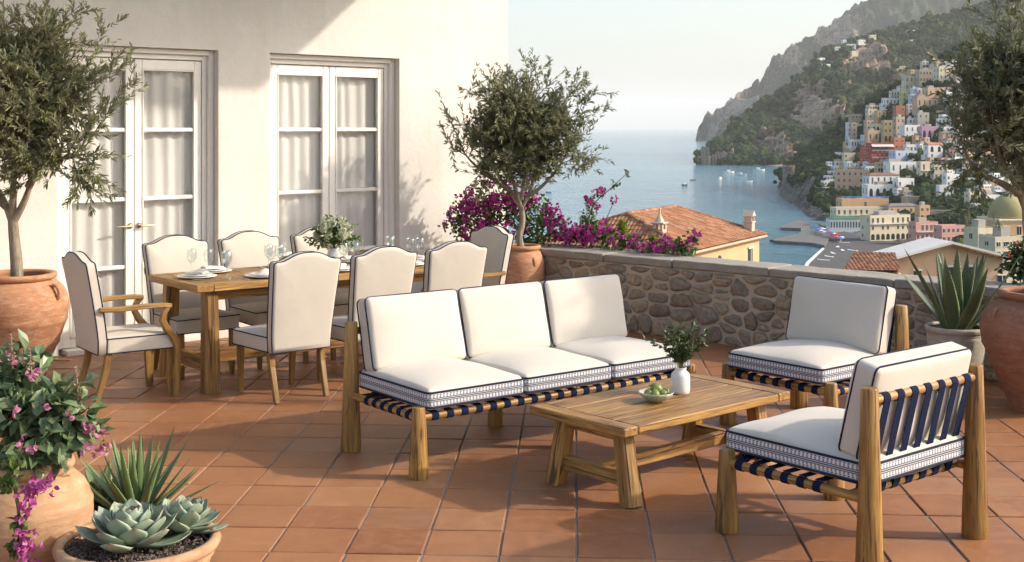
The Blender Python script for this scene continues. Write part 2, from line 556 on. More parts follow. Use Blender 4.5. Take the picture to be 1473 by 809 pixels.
def m_band():
    """woven trim: white ground, navy lines and two rows of ladder blocks; grain = (metres along, 0-1 up, 0)"""
    m, nt, b = nmat('woven_trim')
    sp = nd(nt, 'SeparateXYZ', None, Vector=attr(nt))
    u, v = sp.outputs[0], sp.outputs[1]
    def line(c, hw):
        return mth(nt, 'LESS_THAN', mth(nt, 'ABSOLUTE', mth(nt, 'SUBTRACT', v, c)), hw)
    def span(a, z):
        return mth(nt, 'MULTIPLY', mth(nt, 'GREATER_THAN', v, a), mth(nt, 'LESS_THAN', v, z))
    saw = mth(nt, 'FRACT', mth(nt, 'MULTIPLY', u, 46.0))
    dash = mth(nt, 'LESS_THAN', saw, .55)
    fine = mth(nt, 'LESS_THAN', saw, .42)
    lines = line(.06, .05)
    for c, hw in ((.94, .05), (.5, .04), (.40, .028), (.60, .028)):
        lines = mth(nt, 'MAXIMUM', lines, line(c, hw))
    rows = mth(nt, 'MULTIPLY', mth(nt, 'MAXIMUM', line(.17, .035), line(.83, .035)), dash)
    lad = mth(nt, 'MULTIPLY', mth(nt, 'MAXIMUM', span(.23, .37), span(.63, .77)), fine)
    c = mixc(nt, 0.0, (.62, .62, .62), (.62, .62, .62))
    c = mixc(nt, mth(nt, 'MULTIPLY', lad, .85), c, (.10, .14, .24))
    c = mixc(nt, mth(nt, 'MULTIPLY', lines, .92), c, (.025, .035, .075))
    c = mixc(nt, mth(nt, 'MULTIPLY', rows, .9), c, (.03, .04, .085))
    setp(b, Base__Color=c, Roughness=.9)
    bump(nt, b, mth(nt, 'ADD', saw, noise_t(nt, coord(nt), 300, 2)), .2, .002)
    M['trim'] = m
m_band()

def m_terracotta(name, a, bcol, pale=(.55, .38, .26), rough=.85):
    m, nt, b = nmat(name)
    co_ = coord(nt)
    n1 = noise_t(nt, co_, 4.5, 6, .65, .5); n2 = noise_t(nt, mapping(nt, co_, (2, 2, 7)), 6, 5, .6, .4); n3 = noise_t(nt, co_, 90, 4)
    c = mixc(nt, ramp(nt, n1, [(.3, 0), (.7, 1)]), a, bcol)
    c = mixc(nt, ramp(nt, n2, [(.46, 0), (.74, .75)]), c, pale)
    c = mixc(nt, ramp(nt, noise_t(nt, co_, 11, 6, .7), [(.55, 0), (.72, .55)]), c, tuple(x * .45 for x in a))
    setp(b, Base__Color=c, Roughness=rough)
    h = mth(nt, 'ADD', mth(nt, 'MULTIPLY', n2, 1.0), mth(nt, 'MULTIPLY', n3, .4))
    bump(nt, b, h, .35, .01)
    M[name] = m
m_terracotta('terracotta', (.36, .16, .075), (.47, .235, .12))
m_terracotta('terracotta_red', (.23, .10, .06), (.33, .155, .09), (.38, .22, .145))
m_terracotta('terracotta_pale', (.37, .205, .105), (.46, .275, .15), (.54, .38, .24))
m_terracotta('pot_grey', (.38, .35, .30), (.47, .43, .37), (.52, .48, .42))

def m_stone():
    m, nt, b = nmat('rubble_stone')
    co_ = coord(nt); r = island(nt)
    n1 = noise_t(nt, co_, 7, 6, .65, .5); n2 = noise_t(nt, co_, 34, 5, .65)
    base = ramp(nt, r, [(0, (.20, .17, .13)), (.2, (.42, .34, .24)), (.4, (.28, .25, .205)), (.6, (.48, .39, .275)), (.8, (.22, .19, .15)), (1, (.38, .345, .285))])
    c = mixc(nt, ramp(nt, n1, [(.35, 0), (.75, .75)]), base, (.36, .30, .22))
    c = mixc(nt, ramp(nt, n2, [(.35, .5), (.58, 0)]), c, (.085, .072, .058))
    setp(b, Base__Color=c, Roughness=.9)
    bump(nt, b, mth(nt, 'ADD', n1, mth(nt, 'MULTIPLY', n2, .6)), .8, .03)
    M['stone'] = m
    m, nt, b = nmat('lime_mortar')
    co_ = coord(nt)
    n1 = noise_t(nt, co_, 5, 6, .7, .4); n2 = noise_t(nt, co_, 60, 4, .7)
    c = mixc(nt, n1, (.42, .36, .275), (.60, .53, .42))
    setp(b, Base__Color=c, Roughness=.95)
    bump(nt, b, mth(nt, 'ADD', n1, mth(nt, 'MULTIPLY', n2, .5)), .8, .025)
    M['mortar'] = m
    m, nt, b = nmat('coping_stone')
    co_ = coord(nt); r = island(nt)
    n1 = noise_t(nt, co_, 4, 6, .7, .4); n2 = noise_t(nt, co_, 45, 5, .7)
    base = ramp(nt, r, [(0, (.27, .25, .22)), (.5, (.33, .305, .265)), (1, (.30, .275, .23))])
    c = mixc(nt, ramp(nt, n1, [(.4, 0), (.75, .7)]), base, (.19, .17, .14))
    c = mixc(nt, ramp(nt, n2, [(.4, 0), (.75, .5)]), c, (.42, .39, .34))
    setp(b, Base__Color=c, Roughness=.88)
    bump(nt, b, mth(nt, 'ADD', n1, mth(nt, 'MULTIPLY', n2, .7)), .6, .02)
    M['coping'] = m
m_stone()

def m_leaf(name, dark, light, back=None, trans=.25, rough=.45):
    m, nt, b = nmat(name)
    r = island(nt)
    c = ramp(nt, r, [(0, dark), (.55, tuple((a + z) / 2 for a, z in zip(dark, light))), (1, light)])
    if back is not None:
        bf = nd(nt, 'NewGeometry').outputs['Backfacing']
        c = mixc(nt, bf, c, back)
    setp(b, Base__Color=c, Roughness=rough)
    tr = nd(nt, 'BsdfTranslucent', None, Color=c)
    mx = nd(nt, 'MixShader', None, _0=trans, _1=b.outputs[0], _2=tr.outputs[0])
    nt.links.new(mx.outputs[0], nt.nodes['Material Output'].inputs[0])
    M[name] = m
m_leaf('olive_leaf', (.12, .14, .050), (.32, .335, .155), (.26, .27, .185), .36, .40)
m_leaf('green_leaf', (.04, .085, .015), (.13, .21, .05), None, .3)
m_leaf('fleshy_leaf', (.075, .125, .055), (.21, .28, .135), None, .15, .38)
m_leaf('dark_leaf', (.025, .05, .014), (.08, .12, .035), None, .2)
m_leaf('bract', (.26, .018, .15), (.58, .08, .38), None, .35, .6)
m_leaf('pink_bract', (.30, .04, .12), (.62, .30, .42), None, .35, .6)
m_leaf('white_petal', (.42, .46, .30), (.72, .74, .58), None, .3, .6)
m_leaf('yellow_leaf', (.14, .18, .02), (.32, .34, .06), None, .3)

def m_bark():
    m, nt, b = nmat('olive_bark')
    g = attr(nt)
    n1 = noise_t(nt, mapping(nt, g, (7, 30, 30)), 1.0, 5, .65, .6); n2 = noise_t(nt, g, 30, 4)
    c = mixc(nt, ramp(nt, n1, [(.3, 0), (.65, 1)]), (.12, .095, .065), (.36, .31, .235))
    c = mixc(nt, ramp(nt, n2, [(.5, 0), (.7, .5)]), c, (.25, .235, .14))
    setp(b, Base__Color=c, Roughness=.9)
    bump(nt, b, n1, .8, .015)
    M['bark'] = m
m_bark()
m_plain('stem', (.13, .15, .055), .7)
m_plain('twig', (.16, .12, .075), .8)

def m_blade(name, a, bcol, edge, tipc, pale=.35):
    m, nt, b = nmat(name)
    sp = nd(nt, 'SeparateXYZ', None, Vector=attr(nt))
    t, w, r = sp.outputs[0], sp.outputs[1], sp.outputs[2]
    c = mixc(nt, r, a, bcol)
    n = noise_t(nt, coord(nt), 26, 4, .6)
    c = mixc(nt, mth(nt, 'MULTIPLY', n, .55), c, tuple(x * .6 for x in a))
    c = mixc(nt, mth(nt, 'MULTIPLY', ramp(nt, w, [(.86, 0), (.97, 1)]), pale), c, edge)
    c = mixc(nt, ramp(nt, t, [(.93, 0), (1.0, .9)]), c, tipc)
    c = mixc(nt, ramp(nt, t, [(0, .5), (.2, 0)]), c, edge)
    setp(b, Base__Color=c, Roughness=.48)
    b.inputs['Subsurface Weight'].default_value = 0.0
    bump(nt, b, n, .12, .005)
    M[name] = m
m_blade('agave', (.075, .12, .055), (.13, .18, .085), (.30, .33, .17), (.10, .06, .03), .75)
m_blade('aloe', (.11, .18, .065), (.19, .26, .10), (.33, .38, .20), (.16, .09, .04), .5)
m_blade('rosette', (.24, .31, .225), (.34, .41, .30), (.44, .48, .33), (.22, .10, .07), .4)

def m_glass(name, tint, base=.06, rough=.0):
    """clear glass: sees through, mirrors more at grazing angles"""
    m, nt, b = nmat(name)
    nt.nodes.remove(b)
    tr = nd(nt, 'BsdfTransparent', None, Color=rgb(tint))
    gl = nd(nt, 'BsdfGlossy', None, Color=(1, 1, 1, 1), Roughness=rough)
    fr = nd(nt, 'LayerWeight', None, Blend=.5)
    f = mth(nt, 'ADD', base, mth(nt, 'MULTIPLY', mth(nt, 'POWER', fr.outputs['Facing'], 4.0), 1.0 - base))
    f = mth(nt, 'MULTIPLY', f, mth(nt, 'SUBTRACT', 1.0, nd(nt, 'NewGeometry').outputs['Backfacing']))
    mx = nd(nt, 'MixShader', None, _0=f, _1=tr.outputs[0], _2=gl.outputs[0])
    nt.links.new(mx.outputs[0], nt.nodes['Material Output'].inputs[0])
    M[name] = m
m_glass('window_glass', (.98, .985, .985), .065)
m_glass('wine_glass', (.93, .95, .95), .13, .045)

def m_curtain():
    m, nt, b = nmat('sheer_curtain')
    setp(b, Base__Color=(.92, .90, .86, 1), Roughness=.9)
    tl = nd(nt, 'BsdfTranslucent', None, Color=(.92, .90, .86, 1))
    mx = nd(nt, 'MixShader', None, _0=.35, _1=b.outputs[0], _2=tl.outputs[0])
    nt.links.new(mx.outputs[0], nt.nodes['Material Output'].inputs[0])
    M['curtain'] = m
m_curtain()
m_plain('white_paint', (.82, .80, .75), .42, 0, 12, .05, .05)
m_plain('interior', (.62, .58, .52), .9)
m_plain('brass', (.52, .42, .27), .32, 1.0)
m_plain('steel', (.62, .60, .57), .22, 1.0)
m_plain('porcelain', (.78, .765, .74), .22)
m_plain('linen', (.66, .635, .59), .95, 0, 40, .08, .2)
m_plain('vase_white', (.74, .725, .69), .45, 0, 14, .06, .05)
m_plain('roof_slab', (.40, .37, .33), .9, 0, 4, .1)

def m_bowl():
    m, nt, b = nmat('glazed_bowl')
    n = noise_t(nt, coord(nt), 22, 5, .6, 1.2)
    c = ramp(nt, n, [(.3, (.22, .26, .20)), (.5, (.42, .43, .34)), (.7, (.56, .53, .42))])
    setp(b, Base__Color=c, Roughness=.3)
    M['bowl'] = m
m_bowl()
def m_fruit():
    m, nt, b = nmat('green_fruit')
    n = noise_t(nt, coord(nt), 30, 4)
    c = mixc(nt, n, (.10, .16, .03), (.22, .27, .07))
    setp(b, Base__Color=c, Roughness=.4)
    bump(nt, b, noise_t(nt, coord(nt), 60, 3), .3, .004)
    M['fruit'] = m
m_fruit()
# ------------------------------------------------------------------ terrace floor
TA = R(2.9)
tu = np.array([math.cos(TA), -math.sin(TA)]); tv_ = np.array([math.sin(TA), math.cos(TA)])
T0 = np.array([.284, 5.529]); PITCH = .3425
HP0 = np.array([-3.75, 10.24]); HT = np.array([.741, .671]); HT /= np.linalg.norm(HT)
HANG = math.atan2(HT[1], HT[0]); HN = np.array([HT[1], -HT[0]])      # HN looks onto the terrace
WP0 = np.array([.319, 12.35]); WT = np.array([.741, -.67]); WT /= np.linalg.norm(WT)
WANG = math.atan2(WT[1], WT[0]); WN = np.array([WT[1], -WT[0]])      # looks onto the terrace

def inside(p, m=0.0):
    return np.dot(p - HP0, HN) > m and np.dot(p - WP0, WN) > m

def build_floor():
    mb = MB()
    g = .0045
    for i in range(-34, 26):
        for j in range(-22, 26):
            c = T0 + tu * (i + .5) * PITCH + tv_ * (j + .5) * PITCH
            if not inside(c, -.30): continue
            h = PITCH / 2 - g * rng.uniform(.7, 1.5)
            z = rng.normal(0, .0014); tx, ty = rng.normal(0, .0055, 2)
            ang = rng.normal(0, .004)
            ca, sa = math.cos(ang), math.sin(ang)
            vs = []
            for hh, dz in ((h, -.02), (h, -.004), (h - .004, 0.0)):
                for a, b2 in ((-1, -1), (1, -1), (1, 1), (-1, 1)):
                    x, y = (a * ca - b2 * sa) * hh, (a * sa + b2 * ca) * hh
                    p = c + tu * x + tv_ * y
                    vs.append((p[0], p[1], z + dz + tx * x + ty * y))
            fs = [(8, 9, 10, 11)]
            for k in range(4):
                fs += [(k, (k + 1) % 4, 4 + (k + 1) % 4, 4 + k), (4 + k, 4 + (k + 1) % 4, 8 + (k + 1) % 4, 8 + k)]
            mb.add(vs, fs)
    o = mb.build('terrace_floor', M['tile']); tag(o, kind='structure')
    mb = MB()
    far = WP0 - WT * 1.25
    q = [(-12, -7), (12, -7), WP0 + WT * 11, far, HP0 - HT * 9]
    mb.add([(p[0], p[1], -.0065) for p in q], [list(range(5))])
    tag(mb.build('terrace_bed', M['grout']), kind='structure')
build_floor()

# ------------------------------------------------------------------ house
HX0, HX1, HTOP = -6.0, 5.0, 6.2
OPEN = [(.03, 1.50), (2.03, 3.53)]
OTOP = 2.59
house = thing('house', 'white rendered house wall with two tall pairs of glazed french doors', 'house', (HP0[0], HP0[1], 0), HANG)
def build_house():
    mb = MB()
    T = .24
    def blk(x0, x1, z0, z1, y0=0.0, y1=T):
        box(mb, ((x0 + x1) / 2, (y0 + y1) / 2, (z0 + z1) / 2), (x1 - x0, y1 - y0, z1 - z0), .0)
    xs = [HX0, OPEN[0][0], OPEN[0][1], OPEN[1][0], OPEN[1][1], HX1]
    # one connected front sheet with reveals so no seam shows
    zs = [-.02, OTOP, HTOP]
    vs = {}
    arr = []
    def vid(x, y, z):
        k = (round(x, 4), round(y, 4), round(z, 4))
        if k not in vs: vs[k] = len(arr); arr.append((x, y, z))
        return vs[k]
    fs = []
    for i in range(5):
        for j in range(2):
            if j == 0 and i in (1, 3): continue
            a, b2, z0, z1 = xs[i], xs[i + 1], zs[j], zs[j + 1]
            fs.append([vid(a, 0, z0), vid(b2, 0, z0), vid(b2, 0, z1), vid(a, 0, z1)])
            fs.append([vid(a, T, z1), vid(b2, T, z1), vid(b2, T, z0), vid(a, T, z0)])
    for (a, b2) in OPEN:
        fs.append([vid(a, 0, zs[0]), vid(a, 0, OTOP), vid(a, T, OTOP), vid(a, T, zs[0])])
        fs.append([vid(b2, 0, OTOP), vid(b2, 0, zs[0]), vid(b2, T, zs[0]), vid(b2, T, OTOP)])
        fs.append([vid(a, 0, OTOP), vid(b2, 0, OTOP), vid(b2, T, OTOP), vid(a, T, OTOP)])
    fs.append([vid(HX1, 0, zs[0]), vid(HX1, T, zs[0]), vid(HX1, T, HTOP), vid(HX1, 0, HTOP)])
    mb.add(arr, fs)
    # the other three outer walls
    box(mb, (HX1 - .12, 3.12, HTOP / 2), (.24, 5.7598, HTOP), .0)
    box(mb, (HX0 + .12, 3.12, HTOP / 2), (.24, 5.7598, HTOP), .0)
    mb.build('wall', M['plaster'], house)
    mb = MB()
    box(mb, (-.5, 3.0, HTOP + .1), (11.3, 6.4, .2), .02)
    mb.build('roof', M['roof_slab'], house)
    mb = MB()          # rooms behind the doors
    box(mb, (.6, 3.2, .0), (8.3, 5.9, .02), 0); box(mb, (.6, 3.2, 2.95), (8.3, 5.9, .04), 0)
    box(mb, (.6, 3.5, 1.48), (8.3, .1, 2.9), 0)
    mb.build('room', M['interior'], house)
    # the eave above the frame: unseen, added to shade the wall top
    mb = MB()
    box(mb, (-1.05, -1.245, 4.32), (10.7, 2.48, .22), .02)
    mb.build('shade_eave', M['roof_slab'], house)
    for di, (a, b2) in enumerate(OPEN):
        fr = MB()
        y = .10
        w = .055
        # outer frame, stepped back in the reveal
        for dx0, dep, yy in ((0.0, .10, .13), (.045, .07, .165)):
            ww = .045
            box(fr, (a + dx0 + ww / 2 + .001, yy, OTOP / 2), (ww, dep, OTOP - .004 - dx0 * 2), .004)
            box(fr, (b2 - dx0 - ww / 2 - .001, yy, OTOP / 2), (ww, dep, OTOP - .004 - dx0 * 2), .004)
            box(fr, ((a + b2) / 2, yy, OTOP - dx0 - ww / 2 - .002), (b2 - a - dx0 * 2 - 2 * ww - .004, dep, ww), .004)
        box(fr, ((a + b2) / 2, .14, .02), (b2 - a - .2, .2, .05), .006)
        fo = fr.build('door_frame', M['white_paint'], house)
        x0, x1 = a + .095, b2 - .095
        mid = (x0 + x1) / 2
        for li, (l0, l1) in enumerate(((x0, mid - .003), (mid + .003, x1))):
            lf = MB()
            yl = .165
            st = .068
            zt, zb = OTOP - .10, .05
            gl0, gl1 = l0 + st, l1 - st
            gz0, gz1 = .13, zt - .085
            for xc in (l0 + st / 2, l1 - st / 2):
                box(lf, (xc, yl, (zb + zt) / 2), (st, .05, zt - zb), .006)
            box(lf, ((gl0 + gl1) / 2, yl, (zb + gz0) / 2), (gl1 - gl0, .048, gz0 - zb), .005)
            box(lf, ((gl0 + gl1) / 2, yl, (gz1 + zt) / 2), (gl1 - gl0, .048, zt - gz1), .005)
            for zc in (.69, 1.275, 1.875):
                box(lf, ((gl0 + gl1) / 2, yl, zc), (gl1 - gl0, .044, .036), .006)
            # glazing bead
            for xc in (gl0 + .006, gl1 - .006):
                box(lf, (xc, yl - .028, (gz0 + gz1) / 2), (.012, .012, gz1 - gz0), .003)
            for zc in (gz0 + .006, gz1 - .006):
                box(lf, ((gl0 + gl1) / 2, yl - .028, zc), (gl1 - gl0 - .026, .012, .012), .003)
            lo = lf.build('french_door', M['white_paint'], house)
            gm = MB()
            box(gm, ((gl0 + gl1) / 2, yl + .004, (gz0 + gz1) / 2), (gl1 - gl0 + .01, .006, gz1 - gz0 + .01), 0)
            gm.build('glass', M['window_glass'], lo)
            if di == 0:
                hm = MB()
                xh = mid - .04 if li == 0 else mid + .04
                lathe_y(hm, xh, yl - .025, 1.045, .024, .012)
                tube(hm, [(xh, yl - .035, 1.045), (xh, yl - .07, 1.045)], .009, 8)
                sgn = -1 if li == 0 else 1
                tube(hm, [(xh, yl - .07, 1.045), (xh + sgn * .05, yl - .074, 1.045), (xh + sgn * .135, yl - .068, 1.043)], [.009, .008, .007], 8)
                hm.build('handle', M['brass'], lo, True)

def lathe_y(mb, x, y, z, r, t):
    n = 14
    vs = []
    for yy in (y, y - t):
        for k in range(n):
            a = 2 * PI * k / n
            vs.append((x + r * math.cos(a), yy, z + r * math.sin(a)))
    fs = [[k, (k + 1) % n, n + (k + 1) % n, n + k] for k in range(n)] + [list(range(n, 2 * n))]
    mb.add(vs, fs)
build_house()

def curtain(x0, x1, label, seed):
    mb = MB()
    nx, nz = 90, 14
    X = np.linspace(x0, x1, nx); Z = np.linspace(.03, 2.52, nz)
    V = []
    for x in X:
        for z in Z:
            y = .222 + .014 * math.sin((x - x0) * 52 + 2.2 * fbm(x * 2.2, seed, z * .25, 2)) * (.55 + .45 * fbm(x * 5, seed + 3, 0, 2) + .2) + .008 * fbm(x * 2, z * .6, seed, 3)
            V.append((x + .008 * fbm(z * 1.2, x * 8, seed, 2), y, z))
    I, K = np.meshgrid(np.arange(nx - 1), np.arange(nz - 1), indexing='ij')
    f = np.stack([I * nz + K, (I + 1) * nz + K, (I + 1) * nz + K + 1, I * nz + K + 1], -1).reshape(-1, 4)
    mb.add(V, f)
    o = mb.build('curtain', M['curtain'], None, True)
    place(o, (HP0[0], HP0[1], 0), HANG)
    tag(o, label, 'curtain', 'sheer curtains behind the french doors')
    rod = MB()
    tube(rod, [(x0 - .01, .222, 2.53), (x1 + .01, .222, 2.53)], .01, 8)
    rod.build('rod', M['brass'], o)
curtain(.10, .765, 'pale sheer curtain behind the glass door leaf beside the large olive jar', 1.0)
curtain(.77, 1.44, 'pale sheer curtain behind the handled door leaf, next to the plain wall', 2.0)
curtain(2.10, 2.775, 'pale sheer curtain behind the door leaf above the flower vase', 3.0)
curtain(2.78, 3.47, 'pale sheer curtain behind the last door leaf towards the sea', 4.0)

# ------------------------------------------------------------------ rubble parapet wall
def clip_poly(poly, n, c):
    out = []
    for i in range(len(poly)):
        p, q = poly[i], poly[(i + 1) % len(poly)]
        a, b2 = np.dot(p, n) - c, np.dot(q, n) - c
        if a <= 0: out.append(p)
        if a * b2 < 0: out.append(p + (q - p) * (a / (a - b2)))
    return out

def chaikin(P, k=1):
    for _ in range(k):
        Q = []
        for i in range(len(P)):
            a, b2 = P[i], P[(i + 1) % len(P)]
            Q += [a * .78 + b2 * .22, a * .22 + b2 * .78]
        P = Q
    return P

def build_parapet():
    L0, L1, Ht, TH = -1.12, 9.5, .70, .34
    wall = thing('stone_wall', 'low rubble stone parapet wall capped with grey coping slabs', 'wall', (WP0[0], WP0[1], 0), WANG)
    # local: x along, y = away from the terrace (outwards), z up
    pts = []
    z = 0.02
    rows = [.13, .15, .13, .12, .13]
    for ri, rh in enumerate(rows):
        x = L0 - rng.uniform(0, .2)
        while x < L1:
            w = rng.choice([.10, .15, .2, .26, .32], p=[.2, .25, .25, .2, .1]) * rng.uniform(.85, 1.2)
            if w < .14 and rng.uniform() < .7:
                pts.append((x + w / 2 + rng.normal(0, .012), z + rh * .27 + rng.normal(0, .01)))
                pts.append((x + w / 2 + rng.normal(0, .012), z + rh * .76 + rng.normal(0, .01)))
            else:
                pts.append((x + w / 2 + rng.normal(0, .02), z + rh / 2 + rng.normal(0, .022)))
            x += w
        z += rh
    pts = np.array(pts)
    sc_ = np.array([.72, 1.0])
    mb = MB()
    for i, p in enumerate(pts):
        d = np.linalg.norm((pts - p) * sc_, axis=1)
        nb = np.argsort(d)[1:18]
        poly = [np.array(q) for q in ((p[0] - .4, .0), (p[0] + .4, .0), (p[0] + .4, Ht - .09), (p[0] - .4, Ht - .09))]
        gap = rng.uniform(.006, .019)
        for k in nb:
            q = pts[k]
            n = (q - p) * sc_ ** 2
            ln = np.linalg.norm(n); n = n / ln
            poly = clip_poly(poly, n, np.dot((p + q) / 2, n) - gap)
            if len(poly) < 3: break
        if len(poly) < 3: continue
        poly = chaikin(poly, 1 if rng.uniform() < .6 else 2)
        P = np.array(poly)
        P += np.array([[.014 * mnoise.noise(Vector((a[0] * 26, a[1] * 26, i))), .014 * mnoise.noise(Vector((a[0] * 26, a[1] * 26, i + 50)))] for a in P])
        c = P.mean(0)
        dep = rng.uniform(.018, .046)
        n = len(P)
        tx, tz = rng.normal(0, .09, 2)
        V = []
        for s, y in ((1.02, .03), (1.0, -.004), (.93, -dep * .75), (.70, -dep), (.36, -dep * 1.04)):
            for q in P:
                r = c + (q - c) * s
                nz_ = .008 * fbm(r[0] * 9, r[1] * 9, i * .7, 3) * (1 if s < .99 else 0)
                V.append((r[0], y + nz_ + ((r[0] - c[0]) * tx + (r[1] - c[1]) * tz) * (s < .99), r[1]))
        V.append((c[0], -dep * 1.05, c[1]))
        fs = []
        for k in range(4):
            for j in range(n):
                fs.append([k * n + j, k * n + (j + 1) % n, (k + 1) * n + (j + 1) % n, (k + 1) * n + j])
        for j in range(n): fs.append([4 * n + j, 4 * n + (j + 1) % n, 5 * n])
        mb.add(V, fs)
    mo = MB()          # mortar bed, gently uneven, with the body of the wall behind it
    nx, nz = 260, 16
    X = np.linspace(L0, L1, nx); Z = np.linspace(-.02, Ht - .075, nz)
    V = [(x, -.007 + .009 * fbm(x * 5, z_ * 7, 1.7, 4), z_) for x in X for z_ in Z]
    I, K = np.meshgrid(np.arange(nx - 1), np.arange(nz - 1), indexing='ij')
    mo.add(V, np.stack([I * nz + K, (I + 1) * nz + K, (I + 1) * nz + K + 1, I * nz + K + 1], -1).reshape(-1, 4))
    box(mo, ((L0 + L1) / 2, TH / 2 + .015, (Ht - .076) / 2 - .6), (L1 - L0, TH - .01, Ht - .076 + 1.2), 0)
    mo.build('mortar', M['mortar'], wall, True)
    so_ = mb.build('stones', M['stone'], wall, True)
    cp = MB()
    x = L0
    while x < L1:
        w = rng.uniform(.75, 1.15)
        h = .072 + rng.normal(0, .002)
        rbox_coping(cp, x + w / 2, w - .008, h, TH + .075, Ht - .072 + h / 2, rng.normal(0, .004))
        x += w
    cp.build('coping', M['coping'], wall, True)

def rbox_coping(mb, xc, w, h, d, zc, dy):
    m2 = MB()
    rbox(m2, w, d, h, .014, 14, 0, 0, None)
    v = m2.v[0]
    o = np.array([[fbm(p[0] * 6 + xc, p[1] * 6, p[2] * 6, 4), fbm(p[0] * 6 + xc, p[1] * 6, p[2] * 6 + 9, 4), fbm(p[0] * 6 + xc, p[1] * 6, p[2] * 6 + 19, 4)] for p in v])
    v = v + o * np.array([.003, .010, .005]) + np.array([xc, .17 + dy, zc])
    mb.add(v, m2.loops[0].reshape(-1, 4))
build_parapet()

# ------------------------------------------------------------------ outdoor lounge: sofa and two chairs of one design
def seat_bands(mb_trim, mb_pipe, w, d, r, z0, z1):
    path = rr_path(w + .006, d + .006, r, 6)
    n = len(path)
    per = np.concatenate([[0], np.cumsum(np.linalg.norm(np.diff(np.vstack([path, path[:1]]), axis=0), axis=1))])
    V, G, fs = [], [], []
    for i in range(n + 1):
        p = path[i % n]
        for k in range(5):
            t = k / 4
            sw = 1 + .006 * math.sin(t * PI)
            V.append((p[0] * sw, p[1] * sw, z0 + (z1 - z0) * t)); G.append((per[i], t, 0))
    for i in range(n):
        for k in range(4):
            fs.append([i * 5 + k, (i + 1) * 5 + k, (i + 1) * 5 + k + 1, i * 5 + k + 1])
    mb_trim.add(V, fs, 0, G)
    for z in (z0, z1):
        tube(mb_pipe, [(p[0] * 1.004, p[1] * 1.004, z) for p in path], .0045, 6, closed=True)

def strap_ring(mb, c, axis, r, w):
    """webbing wrapped once round a rail"""
    c = np.asarray(c, float)
    d, s, u = frame(axis)
    n = 14
    V, fs = [], []
    for k in range(n):
        a = 2 * PI * k / n
        for t, rr in ((-w / 2, r + .0005), (-w / 2 + .002, r + .0035), (w / 2 - .002, r + .0035), (w / 2, r + .0005)):
            V.append(c + d * t + (s * math.cos(a) + u * math.sin(a)) * rr)
    for k in range(n):
        for j in range(3):
            a, b2 = k * 4 + j, ((k + 1) % n) * 4 + j
            fs.append([a, b2, b2 + 1, a + 1])
    mb.add(V, fs)

def flat_band(mb, pts, wdir, w, t=.003):
    pts = np.asarray(pts, float); wd = nrm(wdir)
    T = np.gradient(pts, axis=0); T /= np.linalg.norm(T, axis=1)[:, None]
    N = np.cross(T, wd); N /= np.linalg.norm(N, axis=1)[:, None]
    m = len(pts)
    v = np.stack([pts - wd * w / 2 - N * t / 2, pts + wd * w / 2 - N * t / 2, pts + wd * w / 2 + N * t / 2, pts - wd * w / 2 + N * t / 2], 1)
    I, K = np.meshgrid(np.arange(m - 1), np.arange(4), indexing='ij')
    f = np.stack([I * 4 + K, I * 4 + (K + 1) % 4, (I + 1) * 4 + (K + 1) % 4, (I + 1) * 4 + K], -1).reshape(-1, 4)
    mb.add(v.reshape(-1, 3), f)
    mb.add(v[0], [[3, 2, 1, 0]]); mb.add(v[-1], [[0, 1, 2, 3]])

